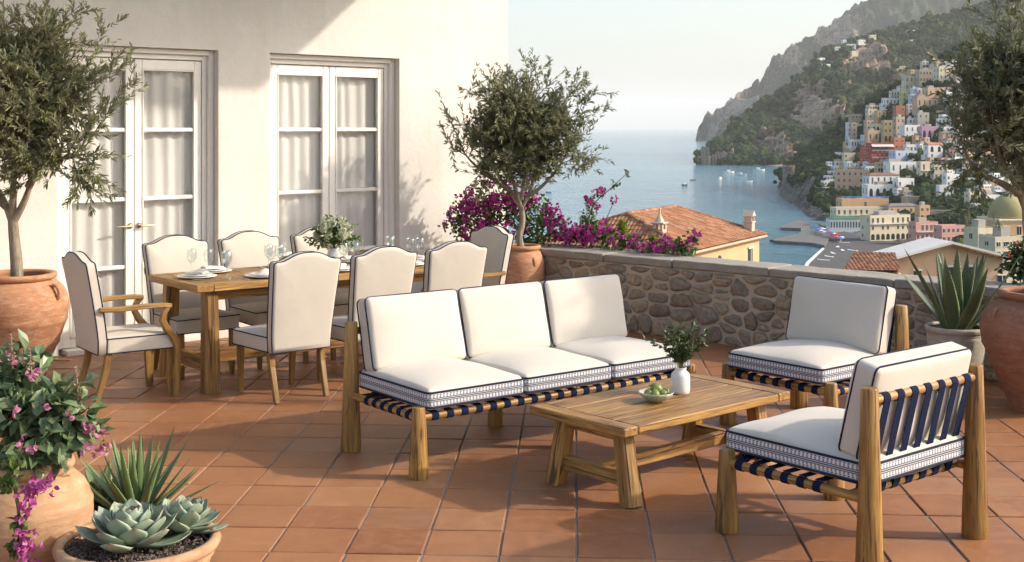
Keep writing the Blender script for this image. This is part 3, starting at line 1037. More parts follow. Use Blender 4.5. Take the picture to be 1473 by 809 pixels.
def lounge(name, label, cat, loc, rz, W, D, ncush, hrear, group=None):
    """x across, -y to the front; W and D between post centres"""
    t = thing(name, label, cat, (loc[0], loc[1], 0), rz, group)
    xs = (-W / 2, W / 2)
    yf, yb = -D / 2, D / 2
    zr = .325
    RR = .0215
    def post(x, y, h, r0, r1, lean=(0, 0)):
        mb = MB()
        zz = [0, .006, .06, h * .35, h * .7, h - .008, h]
        rad = [r0 * .97, r0, r0 * .99, r0 + (r1 - r0) * .38, r0 + (r1 - r0) * .72, r1, r1 * .9]
        tube(mb, [(x + lean[0] * (z / h), y + lean[1] * (z / h), z) for z in zz], rad, 14, lump=.09, up=(0, 1, 0))
        mb.build('post', M['log_wood'], t, True)
    for x in xs:
        post(x, yf, .385, .056, .037)
        post(x, yb, hrear, .060, .037)
    if ncush > 1:
        for x in (0.0,):
            post(x, yf + .03, .30, .05, .036); post(x, yb - .03, .30, .05, .036)
    def rail(p, q, r=RR):
        mb = MB(); tube(mb, [p, (np.array(p) + np.array(q)) / 2, q], r, 12, lump=.04); mb.build('rail', M['log_wood'], t, True)
    yb2 = yb - .10
    rail((xs[0], yf, zr), (xs[1], yf, zr)); rail((xs[0] , yb2, zr), (xs[1], yb2, zr))
    for x in xs: rail((x, yf, zr), (x, yb, zr))
    ztop = hrear - .055
    rail((xs[0] - .02, yb, ztop), (xs[1] + .02, yb, ztop), RR)
    # webbing: front to back, side to side, and up the back
    pitch = .098
    n = int((W - .10) / pitch)
    for k in range(n):
        x = (k - (n - 1) / 2) * pitch
        mb = MB(); strap_ring(mb, (x, yf, zr), (1, 0, 0), RR, .046)
        yy = np.linspace(yf, yb2, 5)
        flat_band(mb, [(x, y, zr + RR + .002 + (.0 if i in (0, 4) else .001)) for i, y in enumerate(yy)], (1, 0, 0), .046)
        mb.build('seat_strap', M['navy'], t)
    m = int((D - .19) / .088)
    for k in range(m):
        y = yf + .085 + k * .088
        mb = MB()
        for x in xs: strap_ring(mb, (x, y, zr), (0, 1, 0), RR, .042)
        flat_band(mb, [(x, y, zr + RR + .0065) for x in np.linspace(xs[0], xs[1], 4)], (0, 1, 0), .042)
        mb.build('cross_strap', M['navy'], t)
    n2 = int((W - (.2 if ncush > 1 else .04)) / .105)
    for k in range(n2):
        x = (k - (n2 - 1) / 2) * .105
        mb = MB()
        strap_ring(mb, (x, yb, ztop), (1, 0, 0), RR, .050); strap_ring(mb, (x, yb2, zr), (1, 0, 0), RR, .050)
        for oy in (-1, 1):
            a = np.array([x, yb + oy * (RR + .002), ztop]); b2 = np.array([x, yb2 + oy * (RR + .002), zr])
            flat_band(mb, [a + (b2 - a) * s for s in np.linspace(0, 1, 5)], (1, 0, 0), .050)
        mb.build('back_strap', M['navy'], t)
    # cushions
    gapw = .008
    cw = (W - (.06 if ncush > 1 else .06)) / ncush
    sd = D + .015
    for i in range(ncush):
        cx = (i - (ncush - 1) / 2) * cw
        w = cw - gapw
        zb = zr + RR + .010
        mb = MB()
        mt = Matrix.Translation((cx, -.035, zb + .062))
        rbox(mb, w, sd, .112, .030, 16, .056, .004, mt, 0, .010, i * 3.7 + loc[0])
        sc_o = mb.build('seat_cushion', M['cushion_fabric'], t, True)
        tr, pp = MB(), MB()
        seat_bands(tr, pp, w, sd, .036, -.040, .043)
        to = tr.build('trim', M['trim'], sc_o, True); to.location = (cx, -.035, zb + .062)
        po = pp.build('piping', M['navy_pipe'], sc_o, True); po.location = (cx, -.035, zb + .062)
        # back cushion: thickness along z of the box, stood up and leant back
        bh, bt = .43, .13
        lean = R(14 + (i % 2) * .8)
        base = Vector((cx, yb - .168, zb + .125))
        rot = Matrix.Rotation(R(90) - lean, 4, 'X')
        mt = Matrix.Translation(base) @ rot @ Matrix.Translation((0, bh / 2, -bt / 2 + .04))
        mb = MB()
        rbox(mb, w - .01, bh, bt, .030, 16, .036, .020, mt, 0, .012, i * 5.1 + loc[1])
        bc = mb.build('back_cushion', M['cushion_fabric'], t, True)
        pp = MB()
        path = rr_path(w - .012, bh - .004, .032, 6)
        for zz in (-bt / 2 + .018, bt / 2 - .018):
            tube(pp, [mt @ Vector((p[0] * 1.004, p[1] * 1.004, zz)) for p in path], .0045, 6, closed=True)
        pp.build('piping', M['navy_pipe'], bc, True)
    return t

def facing(v):      # rotation that turns local -y onto v
    return math.atan2(v[0], -v[1])

SA = R(37)
s0 = np.array([-.506, 6.772]); sx_ = np.array([math.cos(SA), math.sin(SA)]); sy_ = np.array([-math.sin(SA), math.cos(SA)])
lounge('sofa', 'three-seat sofa of pale timber posts and navy webbing with cream piped cushions', 'sofa',
       s0 + sx_ * 1.03 + sy_ * .365, SA, 2.06, .73, 3, .755)
AA = R(39.3)
a0 = np.array([1.012, 5.886]); ax_ = np.array([math.cos(AA), math.sin(AA)]); ay_ = np.array([-math.sin(AA), math.cos(AA)])
lounge('lounge_chair', 'timber lounge chair turned away, its navy back webbing showing below the cushion', 'armchair',
       a0 + ax_ * .412 - ay_ * .392, facing(ay_), .825, .785, 1, .80, 'timber lounge chairs at the coffee table')
BA = R(39)
b0 = np.array([1.385, 8.03]); bx_ = np.array([math.cos(BA), math.sin(BA)]); by_ = np.array([-math.sin(BA), math.cos(BA)])
lounge('lounge_chair', 'timber lounge chair facing the sofa, standing before the stone parapet', 'armchair',
       b0 + bx_ * .36 - by_ * .40, facing(-bx_), .80, .72, 1, .78, 'timber lounge chairs at the coffee table')

# ------------------------------------------------------------------ coffee table
KA = R(41.2)
def build_coffee():
    e1 = np.array([math.cos(KA), math.sin(KA)]); e2 = np.array([-math.sin(KA), math.cos(KA)])
    c0 = np.array([.549, 6.124]); L, Wd, H = 1.345, .70, .42
    c = c0 + e1 * L / 2 + e2 * Wd / 2
    t = thing('coffee_table', 'low weathered wooden coffee table with splayed legs and cracked plank top', 'coffee table', (c[0], c[1], 0), KA)
    mb = MB()
    th = .046
    bw = .105
    for s in (-1, 1):
        box(mb, (s * (L / 2 - bw / 2), 0, H - th / 2), (bw, Wd, th), .007)
    np_ = 4
    pw = Wd / np_
    for k in range(np_):
        box(mb, (0, -Wd / 2 + pw * (k + .5), H - th / 2 + rng.normal(0, .0006)), (L - 2 * bw - .003, pw - .0025, th - .001), .005)
    mb.build('tabletop', M['coffee_wood'], t)
    for sx in (-1, 1):
        mm = MB()
        x = sx * (L / 2 - .14)
        for sy in (-1, 1):
            mb = MB()
            taper_leg(mb, (x + sx * .012, sy * (Wd / 2 - .075), 0), (x, sy * (Wd / 2 - .145), H - th - .002), .092, .084, (0, 1, 0), 0, .12)
            mb.build('leg', M['coffee_wood'], t)
        beam(mm, (x, -Wd / 2 + .13, .125), (x, Wd / 2 - .13, .125), .045, .072)
        mm.build('stretcher', M['coffee_wood'], t)
        mm = MB()
        beam(mm, (x, -Wd / 2 + .10, H - th - .03), (x, Wd / 2 - .10, H - th - .03), .06, .055)
        mm.build('cross_rail', M['coffee_wood'], t)
    mm = MB()
    beam(mm, (-L / 2 + .165, .0, .125), (L / 2 - .165, .0, .125), .045, .068)
    mm.build('stretcher', M['coffee_wood'], t)
    return c, e1, e2, H
kc, ke1, ke2, KH = build_coffee()

# ------------------------------------------------------------------ dining table
DA = R(38)
d1 = np.array([math.cos(DA), math.sin(DA)]); d2 = np.array([-math.sin(DA), math.cos(DA)])
D0 = np.array([-2.22, 8.815]); DL, DW, DH = 2.34, .88, .78
def dpt(a, p): return D0 + d1 * a + d2 * p
def build_dining():
    c = dpt(DL / 2, DW / 2)
    t = thing('dining_table', 'long wooden trestle dining table laid with plates and wine glasses', 'dining table', (c[0], c[1], 0), DA)
    mb = MB()
    th, bw = .052, .13
    for s in (-1, 1): box(mb, (s * (DL / 2 - bw / 2), 0, DH - th / 2), (bw, DW, th), .006)
    n = 5
    pw = DW / n
    for k in range(n):
        box(mb, (0, -DW / 2 + pw * (k + .5), DH - th / 2 + rng.normal(0, .0005)), (DL - 2 * bw - .003, pw - .002, th - .001), .004)
    mb.build('tabletop', M['table_wood'], t)
    for sx in (-1, 1):
        x = sx * (DL / 2 - .14)
        for sy in (-1, 1):
            mb = MB()
            taper_leg(mb, (x + sx * .01, sy * (DW / 2 - .06), 0), (x, sy * (DW / 2 - .10), DH - th - .002), .115, .10, (0, 1, 0), 0, .12)
            mb.build('leg', M['table_wood'], t)
        mb = MB(); beam(mb, (x, -DW / 2 + .10, .19), (x, DW / 2 - .10, .19), .06, .10); mb.build('stretcher', M['table_wood'], t)
    mb = MB(); beam(mb, (-DL / 2 + .17, 0, .19), (DL / 2 - .17, 0, .19), .06, .10); mb.build('stretcher', M['table_wood'], t)
    for sy in (-1, 1):
        mb = MB(); beam(mb, (-DL / 2 + .2, sy * (DW / 2 - .10), DH - th - .038), (DL / 2 - .2, sy * (DW / 2 - .10), DH - th - .038), .03, .07); mb.build('apron', M['table_wood'], t)
build_dining()

# ------------------------------------------------------------------ dining chairs
def back_outline(w0, w1, z0, z1, hump, n=10):
    """camel back: closed outline in x, z"""
    P = []
    zs = z1 - hump
    P.append((-w0 / 2, z0)); P.append((w0 / 2, z0))
    for k in range(1, 7):
        t = k / 7
        P.append(((w0 + (w1 - w0) * t) / 2, z0 + (zs - z0) * t))
    rc = .022
    P += [(w1 / 2, zs - rc), (w1 / 2 - rc * .3, zs - rc * .3), (w1 / 2 - rc, zs)]
    m = 18
    for k in range(1, m):
        x = (w1 / 2 - rc) * (1 - 2 * k / m)
        s = abs(x) / (w1 / 2 - rc)
        # shoulders run level, then sweep up into the crest
        z = zs + hump * (0.5 + .5 * math.cos(PI * min(1, (s / .9) ** 1.5))) if s < .9 else zs
        P.append((x, z))
    P += [(-w1 / 2 + rc, zs), (-w1 / 2 + rc * .3, zs - rc * .3), (-w1 / 2, zs - rc)]
    for k in range(6, 0, -1):
        t = k / 7
        P.append((-(w0 + (w1 - w0) * t) / 2, z0 + (zs - z0) * t))
    return np.array(P)

def dining_chair(arms=False):
    t = thing('dining_armchair' if arms else 'dining_chair', '', 'dining chair')
    zs0, zs1 = .345, .455
    fw, rw, dp = .52, .47, .50
    # seat: trapezoid box, padded
    mb = MB()
    rbox(mb, 1.0, 1.0, 1.0, .06, 10)
    v = mb.v[0]
    x, y, z = v[:, 0], v[:, 1], v[:, 2]
    wid = np.where(True, fw + (rw - fw) * (y + .5), 0)
    zz = zs0 + (zs1 - zs0) * (z + .5) + np.where(z > 0, .022 * (1 - (2 * x) ** 4).clip(0) * (1 - (2 * y) ** 4).clip(0), 0)
    mb.v[0] = np.stack([x * wid, -.02 + y * dp, zz], -1); mb.g[0] = mb.v[0]
    so_ = mb.build('seat', M['chair_fabric'], t, True)
    pp = MB()
    for zc, off in ((zs1 - .006, .002), (zs0 + .004, .002)):
        h = .025
        path = []
        for px_, py_ in rr_path(1.0, 1.0, .05, 4):
            wd = fw + (rw - fw) * (py_ + .5)
            path.append((px_ * (wd + off * 2), -.02 + py_ * (dp + off * 2), zc))
        tube(pp, path, .0042, 6, closed=True)
    pp.build('piping', M['navy_pipe'], so_, True)
    # back
    P = back_outline(.455, .525, zs0, 1.035, .055)
    yb0, lean, th = .215, .085, .070
    def ypos(z): return yb0 + lean * max(0, (z - .45)) / .58 + .02 * max(0, (z - .45) / .58) ** 2
    c = np.array([0, .70])
    rings = []
    specF = [(1.0, .012, 0), (.988, .0, 0), (.9, -.010, 0), (.7, -.020, 0), (.35, -.024, 0), (.02, -.025, 0)]
    specB = [(1.0, th - .012, 0), (.988, th, 0), (.9, th + .004, 0), (.6, th + .008, 0), (.02, th + .009, 0)]
    mb = MB()
    for spec, flip in ((specF, False), (specB, True)):
        V, fs = [], []
        n = len(P)
        for s, dy, _ in spec:
            for q in P:
                r = c + (q - c) * s
                V.append((r[0], ypos(r[1]) + dy, r[1]))
        for k in range(len(spec) - 1):
            for j in range(n):
                f = [k * n + j, k * n + (j + 1) % n, (k + 1) * n + (j + 1) % n, (k + 1) * n + j]
                fs.append(f[::-1] if flip else f)
        cap = [(len(spec) - 1) * n + j for j in range(n)]
        fs.append(cap[::-1] if flip else cap)
        mb.add(V, fs)
    V = []
    n = len(P)
    for dy in (.012, th - .012):
        for q in P: V.append((q[0], ypos(q[1]) + dy, q[1]))
    mb.add(V, [[j + n, (j + 1) % n + n, (j + 1) % n, j] for j in range(n)])
    bo = mb.build('backrest', M['chair_fabric'], t, True)
    pp = MB()
    Q = []
    for i in range(n):
        Q.append(P[i])
        a, b2 = P[i], P[(i + 1) % n]
        k = int(np.linalg.norm(b2 - a) / .05)
        for j in range(1, k): Q.append(a + (b2 - a) * j / k)
    for dy in (.004, th - .004):
        tube(pp, [(q[0], ypos(q[1]) + dy, q[1]) for q in Q], .0045, 6, closed=True)
    pp.build('piping', M['navy_pipe'], bo, True)
    for s in (-1, 1):
        mb = MB()
        taper_leg(mb, (s * .205, -.235, 0), (s * .212, -.225, zs0 + .004), .031, .046, (0, 1, 0), 0, .08)
        mb.build('leg', M['chair_wood'], t)
        mb = MB()
        loft_legs(mb, [(s * .195, .285, 0), (s * .196, .25, .12), (s * .198, .215, .24), (s * .2, .20, zs0 + .004)], [.033, .037, .042, .046], (0, 1, 0), 0, .08)
        mb.build('leg', M['chair_wood'], t)
        if arms:
            mb = MB()
            xa = s * .272
            loft_legs(mb, [(s * .25, .275, .655), (xa, .15, .652), (xa + s * .004, -.02, .658), (xa, -.16, .655), (xa - s * .01, -.215, .648)], [(.045, .034), (.047, .034), (.05, .032), (.055, .032), (.05, .03)], (0, 0, 1), 0, .2)
            mb.build('arm', M['chair_wood'], t)
            mb = MB()
            cp = [(xa, -.195, .642), (xa, -.165, .60), (xa - s * .002, -.155, .55), (xa - s * .006, -.185, .49), (s * .262, -.235, .43), (s * .258, -.262, .37), (s * .252, -.268, .25), (s * .245, -.265, .0)]
            loft_legs(mb, cp, [.036, .038, .042, .046, .05, .048, .042, .033], (1, 0, 0), 0, .15)
            mb.build('arm_support', M['chair_wood'], t)
    return t

chair_proto = dining_chair()
arm_proto = dining_chair(True)
GC = 'cream upholstered chairs round the dining table'
CH = [
    (chair_proto, dpt(.53, -.26), d2, 'cream dining chair with its back turned, nearest the table end by the big jar'),
    (None, dpt(1.18, -.25), d2, 'cream dining chair with its back turned, middle of the three behind the sofa'),
    (None, dpt(1.84, -.24), d2, 'cream dining chair with its back turned, closest to the potted olive in the corner'),
    (None, dpt(.36, .87), -d2, 'cream piped dining chair facing out in front of the handled french doors'),
    (None, dpt(1.00, .87), -d2, 'cream piped dining chair facing out, before the wall between both french doors'),
    (None, dpt(1.66, .87), -d2, 'cream piped dining chair facing out, half hidden behind the flower vase'),
]
for i, (p, q, fv, lab) in enumerate(CH):
    o = p or dup(chair_proto)
    place(o, (q[0], q[1], 0), facing(fv) + rng.normal(0, .02), lab); o['group'] = GC
q = np.array([-2.73, 8.87]); place(arm_proto, (q[0], q[1], 0), facing(d1) - .02, 'cream dining armchair with wooden arms at the table end beside the big olive jar'); arm_proto['group'] = GC
o = dup(arm_proto); q = np.array([-.44, 10.70]); place(o, (q[0], q[1], 0), facing(-d1), 'cream dining armchair with wooden arms at the far table end by the corner pot'); o['group'] = GC

# ------------------------------------------------------------------ table settings
def plate_proto():
    t = thing('dinner_plate', '', 'plate')
    mb = MB(); lathe(mb, [(.085, 0), (.10, .003), (.142, .012), (.147, .016), (.143, .018), (.105, .009), (.0, .007)], 40); mb.build('charger', M['porcelain'], t, True)
    mb = MB(); lathe(mb, [(.06, .012), (.075, .014), (.108, .024), (.112, .027), (.108, .029), (.075, .020), (.0, .018)], 40); mb.build('side_plate', M['porcelain'], t, True)
    return t
def napkin_proto():
    mb = MB()
    m2 = MB(); rbox(m2, .18, .075, .016, .007, 12, .004, 0, None, 0, .006, 2.0)
    v = m2.v[0]; v[:, 2] += .012 * np.sin(v[:, 0] * 22) * .35 + .004 * np.cos(v[:, 1] * 60)
    mb.add(v, m2.loops[0].reshape(-1, 4))
    return mb.build('napkin', M['linen'], None, True)
def glass_proto():
    t = thing('wine_glass', '', 'wine glass')
    mb = MB()
    outer = [(.034, 0), (.033, .003), (.010, .007), (.0042, .014), (.0038, .05), (.0042, .088), (.012, .096), (.027, .110), (.0365, .132), (.0385, .152), (.035, .185), (.0315, .205)]
    inner = [(.0305, .205), (.034, .184), (.0372, .152), (.035, .133), (.026, .113), (.010, .101), (.0, .099)]
    lathe(mb, outer + inner, 28); mb.build('bowl', M['wine_glass'], t, True)
    return t
def fork_proto():
    mb = MB()
    tube(mb, [(0, -.10, .004), (0, -.03, .005), (0, .03, .006)], [.0062, .0042, .0035], 8, flat=.4)
    tube(mb, [(0, .028, .006), (0, .045, .004), (0, .058, .003)], [.0035, .011, .0125], 8, flat=.25)
    for k in (-1.5, -.5, .5, 1.5): tube(mb, [(k * .0062, .054, .003), (k * .0060, .075, .004), (k * .0058, .10, .008)], [.0020, .0019, .0012], 6, flat=.7)
    return mb.build('fork', M['steel'], None, True)
def knife_proto():
    mb = MB()
    tube(mb, [(0, -.11, .005), (0, -.05, .005), (0, -.01, .005)], [.0075, .0068, .0055], 8, flat=.5)
    tube(mb, [(0, -.012, .005), (.001, .05, .004), (.001, .09, .004), (-.003, .118, .004)], [.0055, .0095, .009, .002], 8, flat=.18)
    return mb.build('knife', M['steel'], None, True)
PP, NP, GP, FP, KP = plate_proto(), napkin_proto(), glass_proto(), fork_proto(), knife_proto()
SET = [(.62, .19, d2, 'before the turned chair nearest the jar end'), (1.26, .19, d2, 'before the middle turned chair'), (1.90, .19, d2, 'before the turned chair nearest the corner pot'),
       (.44, .70, -d2, 'before the chair at the handled doors'), (1.06, .70, -d2, 'before the chair at the wall between the doors'), (1.66, .70, -d2, 'behind the flower vase'),
       (.20, .45, d1, 'at the armchair by the big jar'), (2.14, .45, -d1, 'at the far armchair by the corner pot')]
for i, (a, p, fv, where) in enumerate(SET):
    first = i == 0
    c = dpt(a, p); fv = nrm(fv); rt = np.array([fv[1], -fv[0]]); rz = math.atan2(-fv[0], fv[1])
    o = PP if first else dup(PP)
    place(o, (c[0], c[1], DH + .001), 0, 'white plate set on a wider plate, ' + where); o['group'] = 'plates on the dining table'
    o = NP if first else dup(NP)
    place(o, (c[0], c[1], DH + .037), rz + rng.uniform(-.5, .5) + .5, ''); tag(o, 'folded off-white linen napkin on the plate ' + where, 'napkin', 'napkins on the plates')
    for k, (r, f) in enumerate(((.13, .17), (.215, .135))):
        q = c + rt * (r + rng.normal(0, .008)) + fv * (f + rng.normal(0, .01))
        o = GP if first and k == 0 else dup(GP)
        place(o, (q[0], q[1], DH + .001), rng.uniform(0, 6), ('inner' if k == 0 else 'outer') + ' of two empty stemmed wine glasses ' + where); o['group'] = 'wine glasses on the dining table'
    for pr, s, nm in ((FP, -1, 'fork'), (KP, 1, 'knife')):
        q = c + rt * s * .19
        o = pr if first else dup(pr)
        place(o, (q[0], q[1], DH + .001), rz + rng.normal(0, .12), ''); tag(o, 'silver table ' + nm + ' lying beside the plate ' + where, nm, 'cutlery on the dining table')
# ------------------------------------------------------------------ pots
def gpt(px, py):
    Y = F * CAMH / (py - HY)
    return np.array([(px - CX) / F * Y, Y])

def handle_loop(mb, ang, r, z0, z1, out, rad=.014):
    d = np.array([math.cos(ang), math.sin(ang), 0])
    pts = []
    for k in range(9):
        a = PI * k / 8
        pts.append(d * (r + out * math.sin(a) - .012) + np.array([0, 0, z0 + (z1 - z0) * (0.5 - .5 * math.cos(a))]))
    tube(mb, pts, [rad * 1.3] + [rad] * 7 + [rad * 1.3], 9)

def jar(name, label, loc, prof, mat, rim_in, soil_z, handles=None, bands=(), n=48, lump=.012, seed=0.0, cat='pot', rz=0):
    """lathe-turned terracotta jar: prof goes from foot to rim outside, then the inside is added"""
    t = thing(name, label, cat, (loc[0], loc[1], 0), rz)
    mb = MB()
    p = [tuple(q) for q in prof]
    rz_, zz_ = p[-1]
    p += [(rim_in + .006, zz_ - .004), (rim_in, zz_ - .02), (rim_in + .02, soil_z + .02), (rim_in + .02, soil_z - .02)]
    # resample the outside so bands and lumps read
    q = []
    for (r0, z0), (r1, z1) in zip(p[:-1], p[1:]):
        k = max(1, int(math.hypot(r1 - r0, z1 - z0) / .02))
        for j in range(k): q.append((r0 + (r1 - r0) * j / k, z0 + (z1 - z0) * j / k))
    q.append(p[-1])
    q = [(r + sum(h * math.exp(-((z - zb) / w) ** 2) for zb, h, w in bands) if i < len(q) - 8 else r, z) for i, (r, z) in enumerate(q)]
    lathe(mb, q, n, lump=lump, seed=seed)
    mb.build('body', M[mat], t, True)
    if handles:
        for a, r, z0, z1, out in handles:
            mb = MB(); handle_loop(mb, a, r, z0, z1, out); mb.build('handle', M[mat], t, True)
    mb = MB()
    lathe(mb, [(rim_in + .015, soil_z), (rim_in * .6, soil_z + .012), (.0, soil_z + .02)], 28, lump=.02)
    mb.build('soil', M['soil'], t, True)
    return t

def spline(ctrl, n=6):
    """smooth profile through control points (Catmull-Rom)"""
    P = [np.array(c, float) for c in ctrl]
    P = [2 * P[0] - P[1]] + P + [2 * P[-1] - P[-2]]
    out = []
    for i in range(1, len(P) - 2):
        for k in range(n):
            t = k / n
            out.append(.5 * ((2 * P[i]) + (-P[i - 1] + P[i + 1]) * t + (2 * P[i - 1] - 5 * P[i] + 4 * P[i + 1] - P[i + 2]) * t * t + (-P[i - 1] + 3 * P[i] - 3 * P[i + 1] + P[i + 2]) * t ** 3))
    out.append(P[-2])
    return [tuple(o) for o in out]

def rim(r, z, lip=.022):
    return [(r - .01, z - .055), (r + lip * .2, z - .05), (r + lip, z - .038), (r + lip * 1.25, z - .02), (r + lip, z - .003), (r + lip * .4, z)]

LJ = np.array([-3.74, 9.45])
jar('olive_jar', 'big terracotta jar with side handles holding the olive tree at the house door', LJ,
    spline([(.20, 0), (.235, .12), (.31, .30), (.365, .47), (.375, .58), (.34, .68), (.275, .745)]) + rim(.255, .80, .03), 'terracotta', .225, .74,
    [(R(-18), .34, .60, .72, .055), (R(162), .34, .60, .72, .055)], [(.44, .012, .012), (.405, .008, .01), (.27, .009, .012)], seed=1.0)
MJ = np.array([.092, 12.28])
jar('corner_pot', 'terracotta pot with a moulded mask, in the corner where wall meets parapet', MJ,
    spline([(.15, 0), (.18, .12), (.215, .32), (.226, .50), (.218, .60), (.185, .68)]) + rim(.165, .745, .022), 'terracotta', .15, .69,
    [(R(-55), .205, .54, .63, .03)], [(.36, .008, .01)], seed=2.0)
RJ = np.array([3.56, 8.42])
jar('olive_jar', 'big weathered terracotta jar beside the grey agave pot near the parapet', RJ,
    spline([(.20, 0), (.24, .12), (.32, .30), (.378, .46), (.385, .56), (.35, .67), (.27, .735)]) + rim(.245, .80, .028), 'terracotta_red', .215, .74,
    [(R(-165), .355, .58, .69, .03), (R(15), .355, .58, .69, .03)], [(.43, .011, .012), (.30, .010, .012), (.55, .005, .01)], seed=3.0)
AJ = np.array([3.20, 9.02])
jar('agave_pot', 'pale grey planter with the large agave, standing by the parapet', AJ,
    spline([(.15, 0), (.17, .1), (.19, .25), (.200, .40)]) + rim(.195, .47, .016), 'pot_grey', .18, .43, None, [(.20, .004, .02)], seed=4.0)
FJ = np.array([-1.90, 4.90])
jar('flower_pot', 'rounded sandy terracotta pot spilling pink blooms, nearest the camera', FJ,
    spline([(.14, 0), (.18, .10), (.235, .28), (.250, .40), (.225, .49), (.175, .545)]) + rim(.152, .60, .022), 'terracotta_pale', .135, .55, None, [(.30, .005, .008), (.435, .004, .008)], seed=5.0)
BJ = np.array([-1.405, 4.70])
jar('succulent_bowl', 'wide sandy terracotta bowl planted with two blue-green rosettes', BJ,
    spline([(.19, 0), (.22, .1), (.255, .22), (.275, .30)]) + rim(.270, .36, .028), 'terracotta_pale', .262, .315, None, [], seed=6.0)
AP = np.array([-1.60, 5.22])
jar('aloe_pot', 'reddish clay pot with the spiky aloe behind the succulent bowl', AP,
    spline([(.13, 0), (.15, .1), (.175, .22)]) + rim(.178, .30, .016), 'terracotta_red', .168, .265, None, [], seed=7.0)
o = MB()
for k in range(900):
    a, r = rng.uniform(0, 2 * PI), .255 * math.sqrt(rng.uniform())
    p = np.array([BJ[0] + r * math.cos(a), BJ[1] + r * math.sin(a), .335 + rng.uniform(0, .008)])
    s = rng.uniform(.004, .009)
    box(o, p, (s * 1.6, s, s * .8), s * .25, np.array(Matrix.Rotation(rng.uniform(0, 6), 3, Vector(rng.normal(0, 1, 3)).normalized())))
tag(o.build('gravel', M['pebbles']), kind='stuff')

# ------------------------------------------------------------------ olive trees
def olive_tree(label, base, trunk, limbs, center, radii, ntw, per, seed, r0=.045, leaf=.062, dense=.45, extra=()):
    rg = np.random.default_rng(seed)
    t = thing('olive_tree', label, 'olive tree', tuple(base), 0)
    mb = MB()
    tp = np.array(trunk, float)
    tpp = np.array(spline(trunk, 5))
    tube(mb, tpp, np.linspace(r0, r0 * .72, len(tpp)), 12, lump=.16)
    skel = []
    for lb in limbs:
        q = np.array(spline(lb, 5))
        tube(mb, q, np.linspace(r0 * .62, r0 * .16, len(q)), 9, lump=.12)
        skel += [x for x in q[len(q) // 3:]]
    skel = np.array(skel)
    c = np.array(center, float); rad = np.array(radii, float)
    P, D = [], []
    tw = MB()
    targets = []
    while len(targets) < ntw:
        d = nrm(rg.normal(0, 1, 3)); r = rg.uniform(0, 1) ** dense
        lump = .78 + .42 * fbm(d[0] * 1.8 + seed, d[1] * 1.8, d[2] * 1.8, 3)
        p = c + d * rad * r * lump
        if p[2] < c[2] - rad[2] * .95: continue
        targets.append(p)
    targets += [np.array(e, float) + rg.normal(0, .05, 3) for e in extra for _ in range(3)]
    for k, p in enumerate(targets):
        p = p + rg.normal(0, .02, 3)
        dd = np.linalg.norm(skel - p, axis=1)
        near = np.argsort(dd)[:5]
        q = skel[rg.choice(near)]
        L = np.linalg.norm(p - q)
        mid = (p + q) / 2 + np.array([0, 0, .10 * L]) + rg.normal(0, .06 * L, 3)
        pts = bez(q, mid, p, 9)
        if k % 2 == 0 or L < .25: tube(tw, pts, np.linspace(.0045, .0014, 9), 4, cap=False)
        # side sprigs
        for s in range(4):
            i = rg.integers(2, 9); a = pts[i]
            tdir = nrm(pts[min(8, i)] - pts[i - 1]); sd = nrm(tdir * .7 + rg.normal(0, .55, 3) + np.array([0, 0, .42]))
            ln = rg.uniform(.10, .30)
            sp = bez(a, a + sd * ln * .5, a + sd * ln + np.array([0, 0, rg.uniform(-.04, .03)]), 6)
            m = int(per * ln / .22)
            for j in range(m):
                f = rg.uniform(.1, 1) * 5; i0 = min(4, int(f)); x = sp[i0] + (sp[i0 + 1] - sp[i0]) * (f - i0)
                td = nrm(sp[i0 + 1] - sp[i0]); lat = nrm(np.cross(td, rg.normal(0, 1, 3)))
                P.append(x); D.append(nrm(td * rg.uniform(.6, 1.2) + lat * rg.uniform(.4, .8)))
        m = int(per * .6)
        for j in range(m):
            f = rg.uniform(.35, 1.0) * 8; i0 = min(7, int(f)); x = pts[i0] + (pts[i0 + 1] - pts[i0]) * (f - i0)
            td = nrm(pts[i0 + 1] - pts[i0]); lat = nrm(np.cross(td, rg.normal(0, 1, 3)))
            P.append(x); D.append(nrm(td * rg.uniform(.5, 1.1) + lat * rg.uniform(.4, .9)))
    mb.build('trunk', M['bark'], t, True)
    P, D = np.array(P), np.array(D)
    n = len(P)
    N = rg.normal(0, .7, (n, 3)) + np.array([0, 0, 1.0])
    cr = MB()
    leaves(cr, P, D, N, rg.uniform(.7, 1.25, n) * leaf, rg.uniform(.8, 1.2, n) * leaf * .23, 'lance')
    co_ = cr.build('crown', M['olive_leaf'], t)
    tw.build('twigs', M['twig'], co_)
    return t

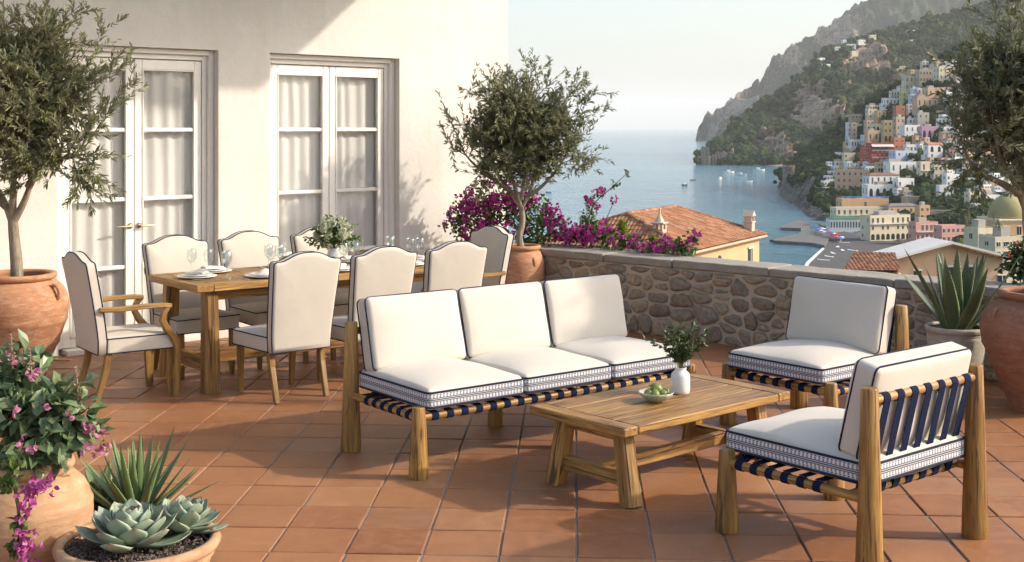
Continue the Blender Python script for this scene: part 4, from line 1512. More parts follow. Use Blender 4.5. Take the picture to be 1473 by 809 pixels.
olive_tree('middle-sized olive tree with slender twin stems above the bougainvillea', (MJ[0], MJ[1], .70),
    [(0, 0, 0), (-.02, 0, .12), (.01, .01, .28), (0, 0, .42)],
    [[(0, 0, .40), (-.10, .02, .55), (-.22, .03, .72), (-.34, .0, .95), (-.42, 0, 1.15)],
     [(0, 0, .40), (-.06, -.05, .60), (-.12, -.08, .85), (-.10, -.10, 1.2), (-.14, -.1, 1.5)],
     [(0, 0, .40), (.08, .03, .56), (.14, .02, .75), (.22, .04, 1.0), (.30, .05, 1.3)],
     [(.06, .02, .52), (.20, -.02, .62), (.36, -.04, .80), (.48, -.04, 1.02)],
     [(0, 0, .48), (.03, .06, .75), (.04, .06, 1.05), (.05, .0, 1.45)],
     [(-.08, 0, .55), (-.26, -.12, .68), (-.46, -.16, .84), (-.58, -.16, .98)]],
    (-.02, -.12, 1.16), (.66, .46, .58), 340, 19, 21, .036, .056, .46,
    [(.66, -.1, 1.50), (.56, -.1, 1.58), (.70, -.05, 1.32), (.62, -.08, .80), (.60, -.05, .92), (-.66, -.1, 1.26), (-.54, -.1, 1.58), (-.68, -.1, .98), (-.2, -.1, 1.72), (.15, -.1, 1.74), (.45, -.1, 1.68)])
olive_tree('large dense olive tree in the big jar in front of the house doors', (LJ[0], LJ[1], .75),
    [(0, 0, 0), (.0, -.01, .15), (-.02, 0, .32), (-.03, 0, .45)],
    [[(-.03, 0, .43), (-.10, .0, .60), (-.20, -.05, .8), (-.30, -.1, 1.1), (-.3, -.15, 1.5)],
     [(-.03, 0, .43), (.06, -.02, .58), (.13, -.04, .76), (.20, -.1, 1.0), (.35, -.18, 1.25)],
     [(.10, -.03, .70), (.22, -.1, .84), (.42, -.2, .92), (.60, -.25, .95)],
     [(-.03, 0, .48), (0, -.06, .75), (.04, -.12, 1.1), (.08, -.15, 1.55)],
     [(-.08, 0, .55), (-.26, -.04, .72), (-.46, -.1, .95), (-.6, -.15, 1.2)],
     [(.13, -.04, .76), (.16, -.22, 1.0), (.2, -.35, 1.3)]],
    (.08, -.30, 1.36), (.80, .55, .82), 400, 22, 31, .050, .058, .46,
    [(.88, -.35, 1.62), (.80, -.35, 1.80), (.92, -.35, 1.45), (.72, -.3, .78), (.80, -.3, .86), (.55, -.3, .72), (.62, -.35, 2.0)])
olive_tree('olive tree with a broad dark crown, planted in the weathered jar by the parapet', (RJ[0], RJ[1], .75),
    [(0, 0, 0), (-.03, -.01, .18), (-.08, 0, .42), (-.10, 0, .62)],
    [[(-.10, 0, .60), (-.18, .0, .78), (-.30, -.05, .98), (-.38, -.1, 1.3)],
     [(-.10, 0, .60), (-.04, -.02, .8), (.06, -.04, 1.0), (.12, -.1, 1.4)],
     [(-.14, 0, .70), (-.30, -.06, .78), (-.46, -.08, .86), (-.56, -.1, 1.0)],
     [(-.10, 0, .66), (-.12, .06, .95), (-.14, .05, 1.3), (-.12, 0, 1.7)],
     [(-.05, 0, .78), (.2, -.05, .95), (.4, -.1, 1.2)]],
    (-.02, -.10, 1.32), (.62, .55, .72), 340, 21, 41, .046, .055, .46,
    [(-.60, -.1, 1.5), (-.56, -.1, 1.62), (-.62, -.1, 1.22), (-.35, -.1, 2.02), (-.15, -.1, 2.10), (-.55, -.1, .86), (-.45, -.1, .72)])

# ------------------------------------------------------------------ agave, aloe, rosettes
def agave(name, label, cat, loc, z, n, L, W, mat, seed, steep=(20, 82), curve=.25, teeth=True, th=.12):
    rg = np.random.default_rng(seed)
    t = thing(name, label, cat, (loc[0], loc[1], z))
    mb = MB(); tm = mb
    for i in range(n):
        f = i / (n - 1)
        az = i * 2.39996 + rg.normal(0, .12)
        el = R(steep[0] + (steep[1] - steep[0]) * f ** .8 + rg.normal(0, 4))
        ln = L * (.82 + .3 * rg.uniform()) * (1 - .12 * f)
        d = np.array([math.cos(az) * math.cos(el), math.sin(az) * math.cos(el), math.sin(el)])
        h = np.array([math.cos(az), math.sin(az), 0])
        p0 = h * W * .8
        bend = curve * rg.uniform(-.4, 1.0) * ln * .35
        p2 = p0 + d * ln
        p1 = p0 + d * ln * .5 + (np.array([0, 0, 1]) - h * .3) * -bend * .5
        p2 = p2 + np.array([0, 0, 1]) * bend * .6
        pts = bez(p0, p1, p2, 12)
        tt = np.linspace(0, 1, 12)
        wid = W * rg.uniform(.85, 1.1) * np.interp(tt, [0, .15, .4, .7, .9, 1], [.72, .85, 1, .68, .28, .01])
        thick = W * th * 4 * np.interp(tt, [0, .3, .7, 1], [.9, .62, .36, .02])
        up = nrm(np.cross(np.cross(d, np.array([0, 0, 1])), d)) if el < R(87) else -h
        blade(mb, pts, wid, thick, -h * math.sin(el) + np.array([0, 0, math.cos(el)]), .75)
        if teeth:
            T = np.gradient(pts, axis=0)
            S = np.cross(T, -h * math.sin(el) + np.array([0, 0, math.cos(el)])); S /= np.linalg.norm(S, axis=1)[:, None]
            for s in (-1, 1):
                for k in range(20):
                    u = .12 + .8 * k / 20
                    i0 = min(10, int(u * 11)); fr = u * 11 - i0
                    p = pts[i0] + (pts[i0 + 1] - pts[i0]) * fr; w = wid[i0] + (wid[i0 + 1] - wid[i0]) * fr
                    e = p + S[i0] * s * w * .98
                    td = nrm(T[i0]); q = W * .16
                    tm.add([e - td * q * .5, e + td * q * .5, e + S[i0] * s * q * .9 + td * q * .4, e + np.array([0, 0, .003])], [(0, 1, 2), (0, 3, 2), (1, 3, 2)], 1)
    mb.build('leaves', [M[mat], M['twig']], t, True)
    return t
agave('agave', 'large upright agave with long toothed leaves in the pale grey planter', 'agave', AJ, .42, 17, .68, .052, 'agave', 5, (46, 85), .30)
agave('aloe', 'spiky green aloe with slim toothed leaves behind the rosettes', 'aloe', AP + np.array([.04, -.02]), .265, 40, .385, .020, 'aloe', 6, (18, 84), .25, True, .16)
agave('small_agave', 'low squat succulent with short broad leaves beside the aloe', 'succulent', AP + np.array([-.15, .12]), .30, 22, .19, .032, 'aloe', 8, (4, 60), .2, False, .14)

def rosette(label, loc, z, n, L, seed, tilt=(0, 0)):
    rg = np.random.default_rng(seed)
    t = thing('rosette_succulent', label, 'succulent', (loc[0], loc[1], z), 0, 'rosette succulents in the wide bowl')
    t.rotation_euler = (tilt[0], tilt[1], 0)
    mb = MB()
    for i in range(n):
        f = i / (n - 1)
        az = i * 2.39996 + rg.normal(0, .08)
        el = R(8 + 72 * f ** 1.05 + rg.normal(0, 3))
        ln = L * (1.0 - .58 * f) * rg.uniform(.92, 1.08)
        h = np.array([math.cos(az), math.sin(az), 0])
        d = h * math.cos(el) + np.array([0, 0, math.sin(el)])
        u = -h * math.sin(el) + np.array([0, 0, math.cos(el)])
        p0 = h * L * .10 * (1 - f) + np.array([0, 0, .035 + L * .20 * f])
        pts = bez(p0, p0 + d * ln * .55 - u * ln * .10, p0 + d * ln + u * ln * .14, 11)
        tt = np.linspace(0, 1, 11)
        W = L * .30 * (1 - .45 * f)
        wid = W * np.interp(tt, [0, .2, .45, .65, .8, .92, 1], [.45, .66, .93, 1.0, .82, .38, .015])
        thick = W * np.interp(tt, [0, .4, .8, 1], [.34, .30, .17, .02])
        blade(mb, pts, wid, thick, u, .85)
    mb.build('leaves', M['rosette'], t, True)
rosette('large blue-green rosette succulent with broad pointed leaves, biggest in the bowl', BJ + np.array([-.005, -.07]), .33, 44, .195, 3)
rosette('smaller blue-green rosette succulent, beside the bigger one near the bowl rim', BJ + np.array([.14, .085]), .335, 34, .155, 4, (R(-6), R(10)))

# ------------------------------------------------------------------ leafy flowering plants
def bract_cluster(mb, c, r, n, rg, size):
    d = rg.normal(0, 1, (n, 3)); d /= np.linalg.norm(d, axis=1)[:, None]
    P = np.asarray(c) + d * r * rg.uniform(.3, 1, (n, 1)) ** .6
    # papery bracts in threes
    P = np.repeat(P, 3, 0); dd = np.repeat(d, 3, 0)
    D = dd * .55 + rg.normal(0, .6, P.shape)
    leaves(mb, P, D, dd + rg.normal(0, .4, P.shape), rg.uniform(.75, 1.2, len(P)) * size, rg.uniform(.7, 1.0, len(P)) * size * .85, 'oval')

def shrub(name, label, cat, loc, blobs, nleaf, leafsize, leafmat, clusters, flowmat, seed, stems, csize=.05, bsize=.028, per=14, group=None):
    """stems, a mass of oval leaves in several overlapping blobs, and clusters of flowers"""
    rg = np.random.default_rng(seed)
    t = thing(name, label, cat, tuple(loc), 0, group)
    sm = MB()
    for s in stems:
        q = np.array(spline(s, 5)); tube(sm, q, np.linspace(.010, .003, len(q)), 6, cap=False)
    P = []
    vol = np.array([b[1][0] * b[1][1] * b[1][2] for b in blobs]); vol = vol ** .75; vol /= vol.sum()
    for (c, r), w in zip(blobs, vol):
        m = int(nleaf * w)
        d = rg.normal(0, 1, (m, 3)); d /= np.linalg.norm(d, axis=1)[:, None]
        rr = rg.uniform(0, 1, (m, 1)) ** .40
        lump = np.array([.80 + .45 * fbm(x[0] * 2.2 + seed, x[1] * 2.2, x[2] * 2.2, 3) for x in d])[:, None]
        P.append(np.asarray(c) + d * np.asarray(r) * rr * lump)
        for k in range(max(2, m // 40)):
            e = P[-1][rg.integers(m)]
            q0 = np.array([c[0], c[1], c[2] - r[2] * .8])
            tube(sm, bez(q0, (q0 + e) / 2 + np.array([0, 0, .04]), e, 6), np.linspace(.005, .0015, 6), 4, cap=False)
    P = np.concatenate(P)
    n = len(P)
    cen = np.mean([b[0] for b in blobs], axis=0)
    D = (P - cen); D /= np.maximum(.05, np.linalg.norm(D, axis=1))[:, None]
    D = D * .6 + rg.normal(0, .65, (n, 3)) + np.array([0, 0, .10])
    lm = MB()
    leaves(lm, P, D, rg.normal(0, .6, (n, 3)) + np.array([0, 0, 1.0]), rg.uniform(.6, 1.25, n) * leafsize, rg.uniform(.75, 1.1, n) * leafsize * .58, 'oval')
    sm.build('stems', M['twig'], t, True)
    lm.build('leaves', M[leafmat], t)
    if clusters is not None:
        for c in clusters[:100]:
            fm = MB()
            bract_cluster(fm, c[:3], csize * (c[3] if len(c) > 3 else 1), max(2, int(per * (c[3] if len(c) > 3 else 1) ** 1.5)), rg, bsize)
            fm.build('flower_cluster', M[flowmat], t)
    return t

def at_rel(px, py, Y, loc):
    p = at(px, py, Y); return np.array([p[0] - loc[0], p[1] - loc[1], p[2] - loc[2]])

# bougainvillea in the corner, and the one climbing outside the parapet
def build_bougainvillea():
    rg = np.random.default_rng(77)
    loc = np.array([-.20, 12.62, 0.0])
    b = lambda px, py, Y, r: (at_rel(px, py, Y, loc), r)
    blobs = [b(668, 318, 12.5, (.22, .20, .22)), b(705, 300, 12.65, (.30, .22, .30)), b(755, 305, 12.7, (.30, .22, .28)), b(790, 325, 12.75, (.22, .18, .20)),
             b(760, 345, 12.6, (.24, .18, .16)), b(700, 345, 12.6, (.26, .2, .2)), b(735, 385, 12.65, (.2, .12, .25)), b(830, 340, 12.55, (.2, .16, .10))]
    cl = []
    for (c, r) in blobs[:4] + blobs[5:6] + blobs[7:8]:
        for k in range(16):
            d = nrm(rg.normal(0, 1, 3) + np.array([.15, -.5, .35])); cl.append((*(c + d * np.array(r) * rg.uniform(.75, 1.08)), rg.uniform(.6, 1.35)))
    stems = [[(0, 0, 0), (rg.normal(0, .04), 0, .3), tuple(np.array(c) * .7 + np.array([0, 0, .1])), tuple(c)] for c, r in blobs]
    shrub('bougainvillea', 'magenta bougainvillea bush filling the corner behind the potted olive', 'bougainvillea', loc, blobs, 2600, .055, 'green_leaf', cl, 'bract', 77, stems, .055, .034, 12)
    loc = np.array([1.15, 12.35, -.55])
    pts = [(830, 340, 12.6), (846, 300, 12.55), (862, 280, 12.5), (880, 268, 12.5), (895, 255, 12.5), (905, 248, 12.5)]
    b = lambda px, py, Y, r: (at_rel(px, py, Y, loc), r)
    blobs = [b(848, 325, 12.6, (.16, .13, .20)), b(868, 338, 12.45, (.22, .14, .13)), b(905, 347, 12.2, (.22, .14, .10)), b(945, 356, 11.95, (.22, .14, .10)), b(985, 356, 11.7, (.16, .12, .12)),
             b(852, 296, 12.55, (.09, .07, .10)), b(866, 279, 12.5, (.06, .05, .07)), b(884, 268, 12.5, (.05, .04, .05)), b(902, 251, 12.5, (.04, .03, .04)), b(998, 340, 11.7, (.08, .06, .08)), b(872, 362, 12.4, (.3, .1, .1)), b(960, 372, 11.9, (.3, .1, .1))]
    rgc = lambda px, py, Y, s=1.0: (*at_rel(px, py, Y, loc), s)
    cl = [rgc(841, 282, 12.45, .6), rgc(848, 291, 12.45, .7), rgc(857, 276, 12.45, .7), rgc(866, 273, 12.4, .7), rgc(858, 297, 12.4, .6), rgc(883, 287, 12.4, .75), rgc(866, 320, 12.35, .8), rgc(852, 340, 12.3, 1.3), rgc(862, 332, 12.3, 1.0), rgc(876, 331, 12.3, .9), rgc(838, 346, 12.4, .9),
          rgc(915, 343, 12.0, .9), rgc(908, 352, 12.0, .9), rgc(955, 346, 11.75, 1.5), rgc(945, 355, 11.75, 1.3), rgc(966, 352, 11.7, 1.3), rgc(934, 352, 11.8, .8), rgc(1000, 338, 11.6, .9), rgc(990, 350, 11.6, .9), rgc(921, 357, 11.9, .8), rgc(880, 350, 12.1, .9), rgc(894, 337, 12.1, .7)]
    stems = [[(0, 0, 0), tuple(at_rel(838, 400, 12.5, loc)), tuple(at_rel(846, 330, 12.55, loc)), tuple(at_rel(853, 296, 12.55, loc)), tuple(at_rel(880, 270, 12.5, loc)), tuple(at_rel(906, 246, 12.5, loc))],
             [(0, 0, 0), tuple(at_rel(850, 370, 12.5, loc)), tuple(at_rel(866, 330, 12.45, loc)), tuple(at_rel(884, 288, 12.4, loc))],
             [(0, 0, 0), tuple(at_rel(930, 380, 12.0, loc)), tuple(at_rel(985, 352, 11.7, loc)), tuple(at_rel(1002, 332, 11.65, loc))]]
    shrub('bougainvillea', 'sprawling bougainvillea with a tall wispy shoot climbing along the outside of the parapet', 'bougainvillea', loc, blobs, 1500, .05, 'green_leaf', cl, 'bract', 78, stems, .05, .034, 12)
    loc = np.array([1.45, 12.15, -.55])
    blobs = [(at_rel(896, 334, 12.25, loc), (.07, .06, .14)), (at_rel(952, 372, 12.0, loc), (.1, .08, .06)), (at_rel(940, 348, 12.0, loc), (.06, .05, .07))]
    shrub('yellow_shrub', 'yellow-green leafy shrub poking up among the bougainvillea outside the parapet', 'shrub', loc, blobs, 420, .05, 'yellow_leaf', None, None, 80, [[(0, 0, 0), (0, 0, .3), tuple(blobs[0][0])], [(0, 0, 0), (.1, -.1, .3), tuple(blobs[1][0])]])
    loc = np.array([3.90, 9.62, -.5])
    blobs = [(at_rel(1468, 378, 9.6, loc), (.17, .15, .18)), (at_rel(1490, 370, 9.6, loc), (.2, .15, .2))]
    cl = [(*at_rel(px, py, 9.48, loc), .45) for px, py in ((1460, 350), (1470, 358), (1455, 366))]
    shrub('flowering_bush', 'round green bush with small red flowers just beyond the parapet', 'bush', loc, blobs, 900, .05, 'dark_leaf', cl, 'red_petal', 81, [[(0, 0, 0), (0, 0, .3), tuple(blobs[0][0])]], .03, .022, 8)
m_leaf('red_petal', (.35, .03, .02), (.6, .12, .08), None, .25, .6)
build_bougainvillea()

def build_flower_pot_plant():
    rg = np.random.default_rng(90)
    loc = np.array([FJ[0], FJ[1], .55])
    b = lambda px, py, Y, r: (at_rel(px, py, Y, loc), r)
    blobs = [b(30, 590, 4.9, (.20, .18, .17)), b(80, 590, 4.85, (.16, .14, .13)), b(5, 560, 4.95, (.15, .14, .15)), b(110, 620, 4.85, (.10, .10, .08)), b(55, 640, 4.8, (.18, .14, .08)), b(35, 530, 4.95, (.10, .10, .12))]
    cl = [(*at_rel(px, py, Y, loc), s) for px, py, Y, s in ((118, 612, 4.78, .9), (133, 622, 4.75, 1.1), (148, 632, 4.75, 1.0), (125, 640, 4.72, .9), (140, 648, 4.74, .7), (40, 640, 4.68, 1.0), (48, 650, 4.66, .8), (14, 592, 4.7, .7),
          (30, 522, 4.85, .7), (4, 512, 4.85, .8), (48, 536, 4.85, .7), (62, 588, 4.72, .5), (96, 604, 4.72, .6), (28, 630, 4.7, .8), (52, 527, 4.85, .6), (40, 540, 4.8, .6))]
    stems = [[(rg.normal(0, .03), rg.normal(0, .03), 0), tuple(np.array(c) * .5), tuple(c)] for c, r in blobs]
    t = shrub('flowering_plant', 'fleshy-leaved plant with dusky pink blooms crowning the sandy pot', 'plant', loc, blobs, 800, .085, 'fleshy_leaf', cl, 'pink_bract', 90, stems, .024, .028, 4)
    for (px, py0, py1) in ((18, 480, 530), (45, 498, 545), (150, 620, 655), (112, 528, 575)):
        a, e = at_rel(px, py1, 4.85, loc), at_rel(px - 2, py0, 4.85, loc)
        sp = MB()
        tube(sp, bez(a, (a + e) / 2, e, 5), [.003, .003, .0025, .002, .0015], 5)
        n = 46
        f = rg.uniform(0, 1, n)
        P = a + (e - a) * f[:, None]
        D = rg.normal(0, 1, (n, 3)); D[:, 2] = .4
        leaves(sp, P, D, rg.normal(0, 1, (n, 3)), .020 * (1.15 - f * .7), .011 * (1.15 - f * .7), 'oval')
        sp.build('flower_spike', M['pale_bud'], t)
    # the trailing stem down the front of the pot
    loc2 = np.array([FJ[0], FJ[1] - .02, .60])
    pth = [at_rel(px, py, Y, loc2) for px, py, Y in ((28, 650, 4.78), (25, 668, 4.66), (22, 700, 4.62), (28, 740, 4.61), (34, 780, 4.615), (38, 815, 4.63), (40, 850, 4.65))]
    q = np.array(spline([tuple(p) for p in pth], 6))
    cl = [(*at_rel(px, py, 4.575, loc2), s) for px, py, s in ((60, 692, 1.0), (48, 700, .9), (70, 702, .9), (36, 715, 1.1), (45, 728, .9), (30, 738, .8), (34, 765, .9), (44, 772, .8), (40, 788, 1.1), (48, 800, 1.1), (32, 812, 1.0), (45, 830, 1.0))]
    blobs = [(at_rel(px, py, 4.60, loc2), (.03, .02, .035)) for px, py in ((18, 690), (12, 700), (28, 750), (22, 790), (30, 775), (20, 672), (36, 820))]
    shrub('trailing_bougainvillea', 'trailing magenta bougainvillea stem hanging down the side of the sandy pot', 'bougainvillea', loc2, blobs, 120, .042, 'green_leaf', cl, 'magenta_light', 92, [[tuple(x) for x in q[::4]]], .030, .026, 9)
m_leaf('pale_bud', (.30, .22, .13), (.46, .30, .24), None, .2, .6)
m_leaf('magenta_light', (.34, .03, .20), (.68, .22, .48), None, .35, .6)
build_flower_pot_plant()

# ------------------------------------------------------------------ things on the tables
vc = kc + ke1 * .03 + ke2 * .16
def tabletop_pt(px, py, z):
    Y = F * (CAMH - z) / (py - HY); return np.array([(px - CX) / F * Y, Y])
v0 = tabletop_pt(979, 566, KH)
t = thing('vase', 'white stoneware bottle vase on the coffee table', 'vase', (v0[0], v0[1], KH + .001))
mb = MB()
lathe(mb, [(.044, 0), (.048, .004), (.052, .02), (.052, .095), (.048, .112), (.034, .124), (.030, .130), (.032, .140), (.034, .143), (.030, .144), (.027, .135), (.027, .12)], 32, lump=.01)
mb.build('body', M['vase_white'], t, True)
def sprig_bunch(label, name, loc, z, n, L, spread, leafmat, lsize, seed, kind='oval', cat='foliage', white=None, pern=34, wrat=.45):
    rg = np.random.default_rng(seed)
    t = thing(name, label, cat, (loc[0], loc[1], z))
    sm, lm = MB(), MB()
    P, D = [], []
    tips = []
    for k in range(n):
        az = k * 2.4 + rg.normal(0, .3)
        el = R(rg.uniform(spread[0], spread[1]))
        d = np.array([math.cos(az) * math.cos(el), math.sin(az) * math.cos(el), math.sin(el)])
        ln = L * rg.uniform(.7, 1.1)
        p0 = np.array([d[0], d[1], 0]) * .008
        pts = bez(p0 + np.array([0, 0, -.06]), p0 + np.array([0, 0, ln * .45]), p0 + d * ln, 9)
        tips.append(pts[-1])
        tube(sm, pts, np.linspace(.0022, .0008, 9), 5, cap=False)
        for j in range(pern):
            f = rg.uniform(.35, 1.0) * 8; i0 = min(7, int(f)); x = pts[i0] + (pts[i0 + 1] - pts[i0]) * (f - i0)
            td = nrm(pts[i0 + 1] - pts[i0]); lat = nrm(np.cross(td, rg.normal(0, 1, 3)))
            P.append(x); D.append(nrm(td * rg.uniform(.3, .9) + lat * rg.uniform(.5, 1.0)))
    P, D = np.array(P), np.array(D); m = len(P)
    leaves(lm, P, D, rg.normal(0, .8, (m, 3)) + np.array([0, 0, 1]), rg.uniform(.7, 1.2, m) * lsize, rg.uniform(.8, 1.1, m) * lsize * wrat, kind)
    sm.build('stems', M['stem'], t, True)
    lm.build('leaves', M[leafmat], t)
    if white:
        for c in white:
            fm = MB(); bract_cluster(fm, c[:3], c[3], int(c[4]), rg, .017); fm.build('blossom', M['white_petal'], t)
    return t
sprig_bunch('bunch of small-leaved green sprigs standing in the white bottle vase', 'sprigs', v0, KH + .13, 22, .25, (28, 88), 'dark_leaf', .034, 51, 'oval', 'sprigs', None, 34)

b0_ = tabletop_pt(944, 578, KH)
t = thing('bowl', 'shallow speckled ceramic bowl of green fruit on the coffee table', 'bowl', (b0_[0], b0_[1], KH + .001))
mb = MB()
lathe(mb, [(.036, 0), (.040, .003), (.070, .020), (.090, .040), (.096, .052), (.093, .054), (.086, .042), (.066, .024), (.03, .014), (.0, .013)], 40, lump=.02)
mb.build('body', M['bowl'], t, True)
fr = [(-.035, .01, .042, .028, 'darkest'), (.02, .028, .045, .027, ''), (.032, -.018, .044, .026, ''), (-.010, -.032, .044, .027, ''), (.0, .0, .072, .029, ''), (-.045, -.025, .05, .022, ''), (.052, .012, .050, .022, '')]
FL = ['green fruit at the bowl side away from the vase', 'green fruit in the bowl on the sofa side', 'green fruit in the bowl beside the vase', 'green fruit in the bowl facing the nearest table edge', 'topmost green fruit on the heap in the bowl', 'small green fruit by the bowl rim away from the vase', 'small green fruit against the bowl rim next to the vase']
for k, (x, y, z, r, _) in enumerate(fr):
    mb = MB()
    th = np.linspace(0, PI, 12)
    lathe(mb, [(max(1e-5, r * math.sin(a) * (1 + .10 * math.cos(a))), -r * 1.15 * math.cos(a)) for a in th], 18, lump=.08, seed=k * 3.1)
    fo = mb.build('fig', M['fruit'], None, True)
    fo.location = (b0_[0] + x, b0_[1] + y, KH + z); fo.rotation_euler = (rng.uniform(-1.2, 1.2), rng.uniform(-1.2, 1.2), rng.uniform(0, 6))
    tag(fo, FL[k], 'fruit', 'green fruit in the bowl')
    mb = MB(); tube(mb, [(0, 0, r * 1.05), (.002, 0, r * 1.35), (.005, 0, r * 1.5)], [.004, .003, .0025], 6); mb.build('stalk', M['stem'], fo, True)

q = dpt(1.36, .46)
t = thing('vase', 'small pale vase of white flowers in the middle of the dining table', 'vase', (q[0], q[1], DH + .001))
mb = MB()
lathe(mb, [(.040, 0), (.046, .005), (.054, .05), (.050, .10), (.040, .135), (.044, .15), (.041, .151), (.036, .135)], 28)
mb.build('body', M['vase_white'], t, True)
rgf = np.random.default_rng(61)
wh = []
for k in range(24):
    d = nrm(rgf.normal(0, 1, 3) + np.array([0, -.3, .5])); wh.append((*(np.array([0, 0, .13]) + d * np.array([.13, .13, .12])), .034, 30))
sprig_bunch('loose bouquet of creamy white blooms and green leaves in the dining table vase', 'bouquet', q, DH + .135, 26, .26, (10, 85), 'green_leaf', .042, 62, 'oval', 'bouquet', wh, 24, .5)
# ------------------------------------------------------------------ materials of the bay
SEA = CAMH - 60.0
def m_sea():
    m, nt, b = nmat('sea_water')
    co_ = coord(nt)
    big = noise_t(nt, mapping(nt, co_, (.0022, .0035, 1)), 1.0, 4, .55, .8)
    c = mixc(nt, ramp(nt, big, [(.38, 0), (.68, 1)]), (.036, .14, .195), (.068, .20, .255))
    setp(b, Base__Color=c, Roughness=.10)
    b.inputs['IOR'].default_value = 1.33
    w1 = noise_t(nt, mapping(nt, co_, (.13, .055, 1)), 1.0, 5, .6, .3)
    w2 = noise_t(nt, mapping(nt, co_, (.030, .014, 1)), 1.0, 4, .6, .4)
    w3 = noise_t(nt, mapping(nt, co_, (.35, .6, 1)), 1.0, 3, .6)
    h = mth(nt, 'ADD', mth(nt, 'MULTIPLY', w2, 1.6), mth(nt, 'ADD', w1, mth(nt, 'MULTIPLY', w3, .25)))
    bump(nt, b, h, .8, 3.5)
    M['sea'] = m
m_sea()
def m_hill(name, g0, g1, r0, r1, scale):
    """grain.x says where bare rock shows"""
    m, nt, b = nmat(name)
    co_ = coord(nt)
    sp = nd(nt, 'SeparateXYZ', None, Vector=attr(nt))
    n1 = noise_t(nt, co_, .02 * scale, 8, .68, .5); n2 = noise_t(nt, co_, .09 * scale, 6, .7)
    st = noise_t(nt, mapping(nt, co_, (.09 * scale, .09 * scale, .010 * scale)), 1.0, 6, .65, .6)
    lay = noise_t(nt, mapping(nt, co_, (.006 * scale, .006 * scale, .12 * scale)), 1.0, 5, .6, .8)
    green = mixc(nt, ramp(nt, n1, [(.32, 0), (.68, 1)]), g0, g1)
    green = mixc(nt, ramp(nt, n2, [(.35, .7), (.6, 0)]), green, tuple(x * .45 for x in g0))
    rock = mixc(nt, ramp(nt, st, [(.38, 0), (.62, 1)]), r0, r1)
    rock = mixc(nt, ramp(nt, lay, [(.5, 0), (.7, .6)]), rock, tuple(x * .5 for x in r0))
    f = mth(nt, 'ADD', sp.outputs[0], mth(nt, 'MULTIPLY', mth(nt, 'SUBTRACT', n2, .5), 1.5))
    c = mixc(nt, ramp(nt, f, [(.42, 0), (.58, 1)]), green, rock)
    setp(b, Base__Color=c, Roughness=.95)
    b.inputs['Specular IOR Level'].default_value = .1
    bump(nt, b, mth(nt, 'ADD', mth(nt, 'MULTIPLY', st, 1.5), n2), .9, 6.0 / scale)
    M[name] = m
m_hill('hill_near', (.035, .058, .022), (.075, .105, .040), (.075, .07, .062), (.31, .28, .235), 2.2)
m_hill('hill_mid', (.030, .050, .026), (.060, .082, .040), (.20, .145, .11), (.62, .46, .32), 1.6)
m_hill('hill_far', (.030, .052, .030), (.065, .088, .045), (.15, .12, .10), (.44, .35, .26), 1.2)
def m_woods():
    m, nt, b = nmat('woodland')
    r = island(nt)
    c = ramp(nt, r, [(0, (.022, .042, .014)), (.5, (.042, .068, .022)), (.85, (.065, .098, .028)), (1, (.12, .14, .035))])
    n = noise_t(nt, coord(nt), .8, 4, .7)
    c = mixc(nt, ramp(nt, n, [(.35, .7), (.65, 0)]), c, (.014, .026, .010))
    setp(b, Base__Color=c, Roughness=.9)
    b.inputs['Specular IOR Level'].default_value = .15
    bump(nt, b, n, 1.0, .8)
    M['woods'] = m
m_woods()
def m_rooftile():
    m, nt, b = nmat('barrel_tile')
    wn_ = nd(nt, 'TexWhiteNoise', {'noise_dimensions': '3D'}, Vector=nd(nt, 'VectorMath', {'operation': 'FLOOR'}, _0=attr(nt)).outputs[0])
    c = ramp(nt, wn_.outputs[0], [(0, (.21, .085, .045)), (.35, (.36, .15, .07)), (.7, (.42, .20, .095)), (.9, (.48, .28, .15)), (1, (.25, .17, .12))])
    n = noise_t(nt, coord(nt), 1.2, 6, .7)
    c = mixc(nt, ramp(nt, n, [(.5, 0), (.75, .7)]), c, (.20, .13, .085))
    setp(b, Base__Color=c, Roughness=.85)
    M['rooftile'] = m
m_rooftile()
def stucco(name, col):
    m, nt, b = nmat('stucco_' + name)
    co_ = coord(nt)
    n = noise_t(nt, mapping(nt, co_, (.5, .5, .25)), 1.0, 6, .7, .3)
    c = mixc(nt, ramp(nt, n, [(.35, .45), (.7, 0)]), col, tuple(x * .72 for x in col))
    setp(b, Base__Color=c, Roughness=.9)
    M['st_' + name] = m
PAL = {'white': (.78, .77, .74), 'cream': (.66, .58, .42), 'peach': (.60, .40, .26), 'pale yellow': (.68, .60, .42), 'ochre': (.58, .41, .21), 'terracotta': (.48, .17, .09), 'red': (.38, .075, .055), 'pink': (.62, .33, .28),
       'tan': (.48, .38, .26), 'lilac': (.52, .32, .42), 'pale blue': (.52, .60, .70), 'grey': (.40, .37, .32), 'orange': (.64, .40, .22), 'lime': (.52, .56, .20)}
for k, v in PAL.items(): stucco(k, v)
m_plain('dark_pane', (.030, .034, .040), .25)
m_plain('blue_pane', (.05, .11, .30), .5)
m_plain('village_roof', (.42, .39, .35), .9, 0, .6, .15)
m_plain('brown_roof', (.24, .13, .075), .9, 0, .8, .25)
m_plain('green_roof', (.055, .16, .085), .7, 0, .5, .2)
m_plain('slate_roof', (.17, .165, .17), .85, 0, .5, .15)
m_plain('pale_frame', (.68, .66, .62), .8)
m_plain('beach_sand', (.085, .080, .078), .95, 0, .25, .3)
m_plain('ruin_stone', (.27, .24, .20), .95, 0, .35, .55, 1.0)
m_plain('foam', (.75, .77, .77), .8, 0, .8, .3)
m_plain('jetty_stone', (.15, .145, .14), .9, 0, .4, .3)
m_plain('boat_white', (.75, .75, .74), .4)
m_plain('boat_blue', (.04, .13, .30), .4)
m_plain('boat_dark', (.05, .05, .06), .6)
